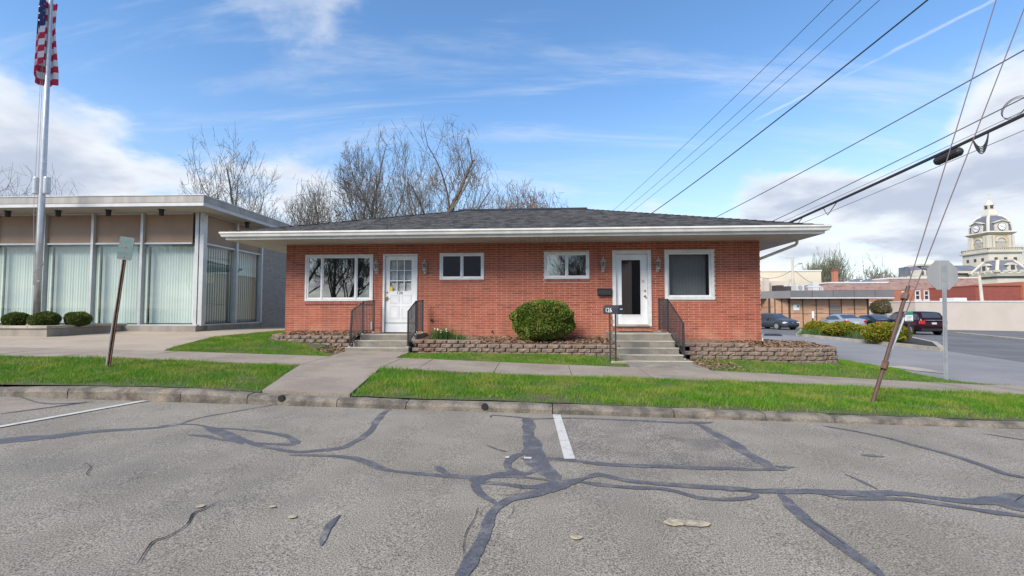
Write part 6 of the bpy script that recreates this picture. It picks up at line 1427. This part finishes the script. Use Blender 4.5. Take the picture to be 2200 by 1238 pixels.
# dome: square dome bulging upward
prof = [(92, 499), (90, 492), (86, 485), (79, 478), (69, 472), (55, 467), (36, 464)]
for (w0_, p0_), (w1_, p1_) in zip(prof[:-1], prof[1:]):
    pass
b = MB(); rings = []
for w_, p_ in prof:
    r_ = hw(w_); k = .84; rings.append([(-r_, -r_ * k, L(cz(p_))), (-r_ * k, -r_, L(cz(p_))), (r_ * k, -r_, L(cz(p_))), (r_, -r_ * k, L(cz(p_))), (r_, r_ * k, L(cz(p_))), (r_ * k, r_, L(cz(p_))), (-r_ * k, r_, L(cz(p_))), (-r_, r_ * k, L(cz(p_)))])
for A, B_ in zip(rings[:-1], rings[1:]): b.sheet(A + A[:1], B_ + B_[:1])
b.poly(rings[-1]); b.build('dome', 'slate', ct, local=True)
for s in range(4):                                        # hip ribs
    M4 = Matrix.Rotation(s * math.pi / 2, 4, 'Z'); pts = [M4 @ Vector((-hw(w_) * .93, -hw(w_) * .93, L(cz(p_)))) for w_, p_ in prof]
    MB().tube(pts, .42, 6).build('dome_rib', 'stone_court', ct, local=True)
    M3 = M4; rb = hw(92)
    B_ = MB(); B_.prism([(-1.9, -rb - .3, L(cz(499))), (1.9, -rb - .3, L(cz(499))), (1.9, -rb - .3, L(cz(483))), (1.2, -rb - .3, L(cz(480))), (0, -rb - .3, L(cz(477))), (-1.2, -rb - .3, L(cz(480))), (-1.9, -rb - .3, L(cz(483)))], (0, 2.6, 0)); dm = mesh_obj('clock_dormer', [tuple(M4 @ Vector(v_)) for v_ in B_.v], B_.f, 'stone_court', ct, local=True)
    B_ = MB(); B_.prism([(-2.3, -rb - .7, L(cz(482.5))), (0, -rb - .7, L(cz(477.5))), (2.3, -rb - .7, L(cz(482.5))), (2.3, -rb - .7, L(cz(481))), (0, -rb - .7, L(cz(475.5))), (-2.3, -rb - .7, L(cz(481)))], (0, 3.2, 0)); mesh_obj('pediment', [tuple(M4 @ Vector(v_)) for v_ in B_.v], B_.f, 'stone_court', dm, local=True)
    zc_ = (L(cz(490.5))); B_ = MB(); B_.tube([(0, -rb - .32, zc_), (0, -rb - .42, zc_)], 1.18, 24); mesh_obj('clock_rim', [tuple(M4 @ Vector(v_)) for v_ in B_.v], B_.f, 'clock_hand', dm, local=True)
    B_ = MB(); B_.tube([(0, -rb - .43, zc_), (0, -rb - .48, zc_)], 1.05, 24); ck = mesh_obj('clock_face', [tuple(M4 @ Vector(v_)) for v_ in B_.v], B_.f, 'clock_face', dm, local=True)
    B_ = MB(); B_.bar((0, -rb - .5, zc_), (.78, -rb - .5, zc_ - .34), .15, .04); B_.bar((0, -rb - .52, zc_), (-.6, -rb - .52, zc_ + .3), .19, .04)
    for k in range(12):
        a_ = k * math.pi / 6; B_.bar((0.84 * math.sin(a_), -rb - .5, zc_ + .84 * math.cos(a_)), (1.0 * math.sin(a_), -rb - .5, zc_ + 1.0 * math.cos(a_)), .11, .03)
    mesh_obj('clock_hands', [tuple(M4 @ Vector(v_)) for v_ in B_.v], B_.f, 'clock_hand', dm, local=True)
frus('cupola_base', 'stone_court', hw(40), cz(464), hw(40), cz(461)); frus('cupola_skirt', 'stone_court', hw(38), cz(461) + .01, hw(24), cz(450)); frus('cupola', 'stone_court', hw(22), cz(450) + .01, hw(22), cz(440))
for s in range(4): M4 = Matrix.Rotation(s * math.pi / 2, 4, 'Z'); B_ = MB(); r_ = hw(22); B_.box(-.45, .45, -r_ - .05, -r_ + .1, L(cz(447.5)), L(cz(441.5))); mesh_obj('cupola_window', [tuple(M4 @ Vector(v_)) for v_ in B_.v], B_.f, 'court_dark', ct, local=True)
MB().lathe([(hw(30), 0), (hw(28), .2), (hw(25), .6), (hw(18), 1.2), (hw(8), 1.6), (.12, 1.75), (.1, 3.6), (.22, 3.75), (.04, 4.1)], (0, 0, L(cz(440))), 16).build('cupola_roof', 'stone_court', ct, smooth=False, local=True)
for px, py in ((2095, 561), (2113, 560), (2173, 558)):
    pass
for s in range(4):
    M4 = Matrix.Rotation(s * math.pi / 2, 4, 'Z'); r_ = hw(119)
    for x in (-2.7, 0, 2.7): B_ = MB(); B_.box(x - .45, x + .45, -r_ - .06, -r_ + .2, L(cz(563)), L(cz(556))); mesh_obj('base_window', [tuple(M4 @ Vector(v_)) for v_ in B_.v], B_.f, 'court_dark', ct, local=True)
# main block in front: walls, cornice, mansard pavilion with dormers, side roofs
def frus2(name, m, px, r0, p0, r1, p1, dd, k=1.0, parent=None):
    """square frustum centred at photo column px, dd metres nearer than the tower, turned like the tower"""
    q = atd(px, 600, DC - dd); ql = WM[ct.name].inverted() @ Vector((q.x, q.y, 0)); s_ = (DC - dd) / F; a, c = r0 * s_ / math.sqrt(2) / 2 * .77, r1 * s_ / math.sqrt(2) / 2 * .77
    z0_, z1_ = L(atd(px, p0, DC - dd).z), L(atd(px, p1, DC - dd).z); b = MB(); b.hexa([(ql.x - a, ql.y - a * k, z0_), (ql.x + a, ql.y - a * k, z0_), (ql.x + a, ql.y + a * k, z0_), (ql.x - a, ql.y + a * k, z0_)], [(ql.x - c, ql.y - c * k, z1_), (ql.x + c, ql.y - c * k, z1_), (ql.x + c, ql.y + c * k, z1_), (ql.x - c, ql.y + c * k, z1_)])
    return b.build(name, m, parent or ct, local=True), ql, a, c, z0_, z1_
frus2('wall', 'stone_court', 2148, 108, 700, 108, 599, 14); frus2('eaves_cornice', 'court_dark', 2148, 116, 598.5, 117, 596, 14); frus2('eaves_cornice', 'stone_court', 2148, 120, 595.5, 126, 590, 14); frus2('parapet', 'stone_court', 2148, 121, 589.5, 121, 586.5, 14)
pv, ql, a, c, z0_, z1_ = frus2('pavilion_roof', 'slate', 2148, 114, 586, 58, 562, 14)
frus2('roof_crown', 'stone_court', 2148, 60, 561.5, 62, 559, 14)
for i, j in ((-1, -1), (1, -1), (1, 1), (-1, 1)): MB().tube([(ql.x + i * a, ql.y + j * a, z0_), (ql.x + i * c, ql.y + j * c, z1_)], .42, 6).build('hip_rib', 'stone_court', ct, local=True)
for s in range(4):
    M4 = Matrix.Translation((ql.x, ql.y, 0)) @ Matrix.Rotation(s * math.pi / 2, 4, 'Z'); B_ = MB(); B_.prism([(-1.3, -a + .1, z0_), (1.3, -a + .1, z0_), (.85, -a + .1, z0_ + 1.7), (1.4, -a + .1, z0_ + 1.9), (0, -a + .1, z0_ + 2.6), (-1.4, -a + .1, z0_ + 1.9), (-.85, -a + .1, z0_ + 1.7)], (0, 2.5, 0)); dm = mesh_obj('dormer', [tuple(M4 @ Vector(v_)) for v_ in B_.v], B_.f, 'stone_court', ct, local=True)
    B_ = MB(); B_.box(-.5, .5, -a + .02, -a + .2, z0_ + .5, z0_ + 1.9); mesh_obj('dormer_window', [tuple(M4 @ Vector(v_)) for v_ in B_.v], B_.f, 'court_dark', dm, local=True)
for k in range(5):
    for s in range(4):
        M4 = Matrix.Translation((ql.x, ql.y, 0)) @ Matrix.Rotation(s * math.pi / 2, 4, 'Z'); B_ = MB(); x = -a * 1.02 + a * .51 * k; B_.box(x - .5, x + .5, -a * 1.05 - .2, -a * 1.05 + .6, L(atd(2148, 587, DC - 14).z), L(atd(2148, 582.5, DC - 14).z))
        mesh_obj('parapet_urn', [tuple(M4 @ Vector(v_)) for v_ in B_.v], B_.f, 'stone_court', ct, local=True)
def wbox(name, m, px0, px1, p0, p1, d0, dep, p1b=None):
    """block square to the view, d0 metres in front of the tower"""
    A = atd(px0, p0, DC - d0); B_ = atd(px1, p0, DC - d0); zt = atd(px0, p1, DC - d0).z; n_ = Vector((-(B_ - A).y, (B_ - A).x, 0)).normalized() * dep; sl = n_ * (.5 if p1b else 0)
    b = MB(); z0_ = A.z; b.hexa([(A.x, A.y, z0_), (B_.x, B_.y, z0_), (B_.x + n_.x, B_.y + n_.y, z0_), (A.x + n_.x, A.y + n_.y, z0_)], [(A.x + sl.x, A.y + sl.y, zt), (B_.x + sl.x, B_.y + sl.y, zt), (B_.x + n_.x, B_.y + n_.y, zt), (A.x + n_.x, A.y + n_.y, zt)]); return b.build(name, m, ct)
wbox('side_roof', 'slate', 1996, 2118, 582, 567.5, 8, 9, 1); wbox('side_roof', 'slate', 2165, 2290, 588, 565, 8, 9, 1); wbox('side_cornice', 'stone_court', 1990, 2112, 587, 582.3, 9, 10); wbox('side_frieze', 'court_dark', 1992, 2112, 589.5, 587.3, 8.5, 9); wbox('side_wall', 'stone_court', 1990, 2112, 700, 589.8, 8.7, 10); wbox('side_wall', 'stone_court', 2165, 2290, 700, 588.3, 8.7, 10)
wbox('left_pavilion', 'stone_court', 1968, 2006, 600, 592, 13, 8); wbox('left_pavilion_roof', 'slate', 1973, 2000, 591.8, 571, 12, 7, 1); wbox('left_crown', 'stone_court', 1979, 2004, 570.8, 567, 10, 5); wbox('left_dormer', 'stone_court', 1976, 1990, 591.7, 580, 13, 3); wbox('left_dormer_window', 'court_dark', 1981, 1985, 590, 583, 13.2, .5)
# ------------------------------------------------------------ bare trees
def tree(label, base, height, seed, m, spread=.55, levels=6, trunk_r=.35, first=.22, up=.28, kids=(2, 3, 4), twig=.012, cat='tree', group='bare trees', lean=(0, 0), fork=0, ratio=.74, curl=.16, name='bare_tree', lat=6, crown=None, stem=.30):
    r = random.Random(seed); segs = []; thick = []
    def grow(p, d, L, rad, lev):
        n = 4 if lev < 3 else (3 if lev < 5 else 2); pts = [p]; q = p.copy(); dd = d.copy()
        for k in range(n):
            dd = (dd + Vector((r.uniform(-1, 1), r.uniform(-1, 1), r.uniform(-.5, .8))) * curl + Vector((0, 0, up * .16))).normalized(); q = q + dd * (L / n); pts.append(q.copy())
        r1 = rad * (.62 if lev else .7)
        (thick if lev < 2 else segs).append((pts, rad, max(r1, twig * .6)))
        if lev >= levels: return
        nk = (lat if lev == 0 else r.choice(kids) + (1 if lev in (1, 2) else 0))
        for k in range(nk):
            last = k == 0
            t = 1.0 if last else r.uniform(.3, .97) if lev else .42 + .55 * k / nk
            i = min(n - 1, int(t * n)); a = pts[i].lerp(pts[i + 1], t * n - i) if t < 1 else pts[-1]
            ang = r.uniform(0, 6.283) if lev else k * 2.4 + r.uniform(-.4, .4); sp = spread * (r.uniform(.1, .4) if last else r.uniform(.9, 1.5)); o = dd.orthogonal().normalized(); e = dd.cross(o)
            nd = (dd * math.cos(sp) + (o * math.cos(ang) + e * math.sin(ang)) * math.sin(sp) + Vector((0, 0, up * .35))).normalized()
            grow(a, nd, L * (ratio * 1.16 if last else ratio) * r.uniform(.78, 1.1), max(r1 * (.9 if last else r.uniform(.42, .62)), twig), lev + 1)
    root = thing(name, label, cat, tuple(base), 0, group)
    b0 = Vector(base) - Vector((0, 0, .3)); d0 = Vector((lean[0], lean[1], 1)).normalized(); L0 = height * first
    if fork:
        for k in range(fork):
            a = 6.283 * k / fork + r.uniform(-.3, .3); grow(b0, (d0 + Vector((math.cos(a), math.sin(a) * .6, 0)) * .3).normalized(), L0 * r.uniform(.9, 1.2), trunk_r * .7, 0)
    else: grow(b0, d0, L0, trunk_r, 0)
    zmax = float(np.percentile([s_[0][-1].z for s_ in segs], 98.5)); k_ = (height) / max(.1, zmax - b0.z)
    ends = np.array([tuple(s_[0][-1] - b0) for s_ in segs]); rad = float(np.percentile(np.hypot(ends[:, 0], ends[:, 1]), 93)) + 1e-6
    kx_ = k_ if crown is None else min(1.15, max(.85, crown / rad * 1.35 / k_)) * k_
    def fit(p): q = p - b0; return b0 + Vector((q.x * kx_, q.y * kx_, q.z * k_))
    if crown is not None:                                 # round the outline: drop twigs that leave the crown's egg shape
        zc, hz_ = height * (.5 + stem / 2), height * (.52 - stem / 2)
        def inside(q): q = fit(q) - b0; return math.hypot(q.x, q.y) ** 2 / crown ** 2 + (q.z - zc) ** 2 / hz_ ** 2 < 1.0 + .25 * (math.sin(q.x * 1.7 + seed) * math.sin(q.z * 1.3 + q.y))
        segs = [s_ for s_ in segs if inside(s_[0][-1])]
    tb = MB()
    for pts, ra, rb in thick: tb.tube([fit(p) for p in pts], ra, 7, cap=False, r2=rb)
    tb.build('trunk', m, root, smooth=True, fix=False)
    A0, A1, R0, R1 = [], [], [], []
    for pts, ra, rb in segs:
        n = len(pts) - 1
        for i in range(n): A0.append(pts[i]); A1.append(pts[i + 1]); R0.append(ra + (rb - ra) * i / n); R1.append(ra + (rb - ra) * (i + 1) / n)
    A0, A1 = np.array([tuple(p) for p in A0]), np.array([tuple(p) for p in A1]); R0, R1 = np.array(R0)[:, None], np.array(R1)[:, None]; bb = np.array(tuple(b0))
    KK = np.array([kx_, kx_, k_]); A0, A1 = bb + (A0 - bb) * KK, bb + (A1 - bb) * KK
    T_ = A1 - A0; T_ /= np.linalg.norm(T_, axis=1)[:, None] + 1e-9; U_ = np.cross(T_, np.array([.31, .83, .46])); U_ /= np.linalg.norm(U_, axis=1)[:, None] + 1e-9; W_ = np.cross(T_, U_)
    Q = []
    for j in range(3):
        g0_, g1_ = j * 2.0944, (j + 1) * 2.0944; n0, n1 = U_ * math.cos(g0_) + W_ * math.sin(g0_), U_ * math.cos(g1_) + W_ * math.sin(g1_)
        Q.append(np.stack([A0 + n0 * R0, A0 + n1 * R0, A1 + n1 * R1, A1 + n0 * R1], 1))
    quads_np('crown', np.concatenate(Q), m, root, None, kind=None)
    return root
def tree_at(label, px, pytop, depth, seed, m='bark', wpx=None, **k):
    if wpx: k['crown'] = wpx / F * depth
    p = atd(px, 640, depth); z = zp(p.x) + .4; zt = atd(px, pytop, depth).z; return tree(label, (p.x, p.y, z), zt - z, seed, m, **k)
big = dict(levels=7, kids=(2, 3), twig=.0155, ratio=.70, up=.22, lat=8)
mid_ = dict(levels=6, kids=(2, 3, 4), twig=.019, ratio=.72, up=.25, lat=6)
tree_at('tall rounded bare tree behind the glass office', 503, 243, 46, 3, 'bark_grey', 122, spread=.66, trunk_r=.40, first=.36, stem=.30, **big)
tree_at('tall bare tree with a mossy trunk left of the pair behind the roof', 812, 258, 50, 12, 'bark', 98, spread=.62, trunk_r=.48, first=.36, stem=.25, **big)
tree_at('tallest spreading bare tree behind the roof', 925, 240, 48, 26, 'bark', 138, spread=.68, trunk_r=.58, first=.33, stem=.28, **big)
tree_at('low bare tree at the left of the group behind the roof', 690, 358, 56, 31, 'bark_grey', 75, spread=.7, trunk_r=.24, first=.3, stem=.3, **mid_)
tree_at('dark leaning bare tree left of the mossy trunk', 765, 340, 53, 37, 'bark', 66, spread=.65, trunk_r=.26, first=.3, lean=(-.15, 0), stem=.3, **mid_)
tree_at('slender bare tree between the two tallest trees', 868, 345, 62, 41, 'bark_grey', 60, spread=.6, trunk_r=.22, first=.3, stem=.3, **mid_)
tree_at('pale bare tree right of the tallest tree', 1020, 350, 60, 43, 'bark_grey', 78, spread=.75, trunk_r=.22, first=.3, stem=.3, **mid_)
tree_at('reddish brown bushy tree over the ridge vent', 1118, 376, 62, 47, 'bark_red', 75, spread=.8, trunk_r=.2, first=.3, fork=3, stem=.3, levels=6, kids=(2, 3, 4), twig=.026, up=.3, lat=7)
tree_at('small reddish bushy tree at the right of the tree group', 1178, 390, 64, 49, 'bark_red', 55, spread=.8, trunk_r=.18, first=.3, fork=2, stem=.3, levels=6, kids=(2, 3, 4), twig=.026, up=.3, lat=7)
tree_at('small bare tree in the gap between office and house', 622, 412, 52, 53, 'bark_grey', 50, spread=.6, trunk_r=.2, first=.3, stem=.3, **mid_)
tree_at('gnarled bare tree above the left end of the office roof', 20, 322, 40, 59, 'bark_grey', 62, spread=.7, levels=6, kids=(2, 3), trunk_r=.32, first=.25, twig=.012, curl=.32, fork=2)
tree_at('gnarled bare tree just right of the flagpole', 118, 345, 42, 61, 'bark_grey', 36, spread=.7, levels=6, kids=(2, 3), trunk_r=.28, first=.26, twig=.012, curl=.32)
tree_at('budding greenish tree behind the cream building', 1768, 553, 125, 67, 'bark_green', spread=.5, levels=6, trunk_r=.35, first=.2, twig=.035, fork=3, kids=(3, 3), up=.5)
tree_at('thin bare tree right of the brick chimney', 1822, 552, 118, 71, 'bark_grey', spread=.55, levels=5, trunk_r=.25, first=.25, twig=.035)
tree_at('bare tree left of the street light pole', 1740, 572, 128, 73, 'bark_grey', spread=.5, levels=5, trunk_r=.25, first=.25, twig=.035)
tree_at('bare tree above the right end of the long brick building', 1893, 576, 120, 79, 'bark_grey', spread=.6, levels=6, trunk_r=.25, first=.2, twig=.03, fork=2)
tree_at('small bare tree between chimney and long brick parapet', 1855, 572, 122, 83, 'bark_grey', spread=.6, levels=5, trunk_r=.22, first=.25, twig=.035)

# ------------------------------------------------------------ across the street: what the windows mirror
for x, y, h, sd_, l in ((-19, -15, 13, 91, 'bare tree across the street mirrored in the three-part window'), (-26, -20, 15, 92, 'second bare tree across the street left of the mirrored one'), (6.5, -30, 12, 93, 'bare tree across the street mirrored in the small right window'), (-40, -24, 14, 94, 'bare tree across the street mirrored in the office glass')):
    tree(l, (x, y, zp(x)), h, sd_, 'bark', spread=.55, levels=6, trunk_r=.3, first=.2, twig=.013, fork=2)
def far_house(label, x0, x1, y, h, m, rh):
    t = thing('house', label, 'house', ((x0 + x1) / 2, y, zp(x0) - .2)); z = zp(x0)
    MB().box(x0, x1, y - 9, y, z - .3, z + h).build('wall', m, t); MB().add([(x0 - .5, y + .5, z + h), (x1 + .5, y + .5, z + h), (x1 + .5, y - 9.5, z + h), (x0 - .5, y - 9.5, z + h), (x0 - .5, y - 4.5, z + h + rh), (x1 + .5, y - 4.5, z + h + rh)], [(0, 1, 5, 4), (2, 3, 4, 5), (1, 2, 5), (3, 0, 4), (3, 2, 1, 0)]).build('roof', 'roof_far', t)
    for k in range(3):
        x = x0 + (x1 - x0) * (k + .5) / 3
        w_ = MB().box(x - .55, x + .55, y + .005, y + .06, z + 1, z + 2.5).build('window', 'white_frame', t); MB().box(x - .47, x + .47, y + .061, y + .065, z + 1.08, z + 2.42).build('pane', 'car_glass', w_)
far_house('dark bungalow across the street mirrored in the small left window', -14, -3.5, -17, 3.6, 'brick_far', 4.4)
far_house('tall dark brick house across the street mirrored in the square window', 7.5, 19.5, -14, 6.4, 'brick_far', 3.0)
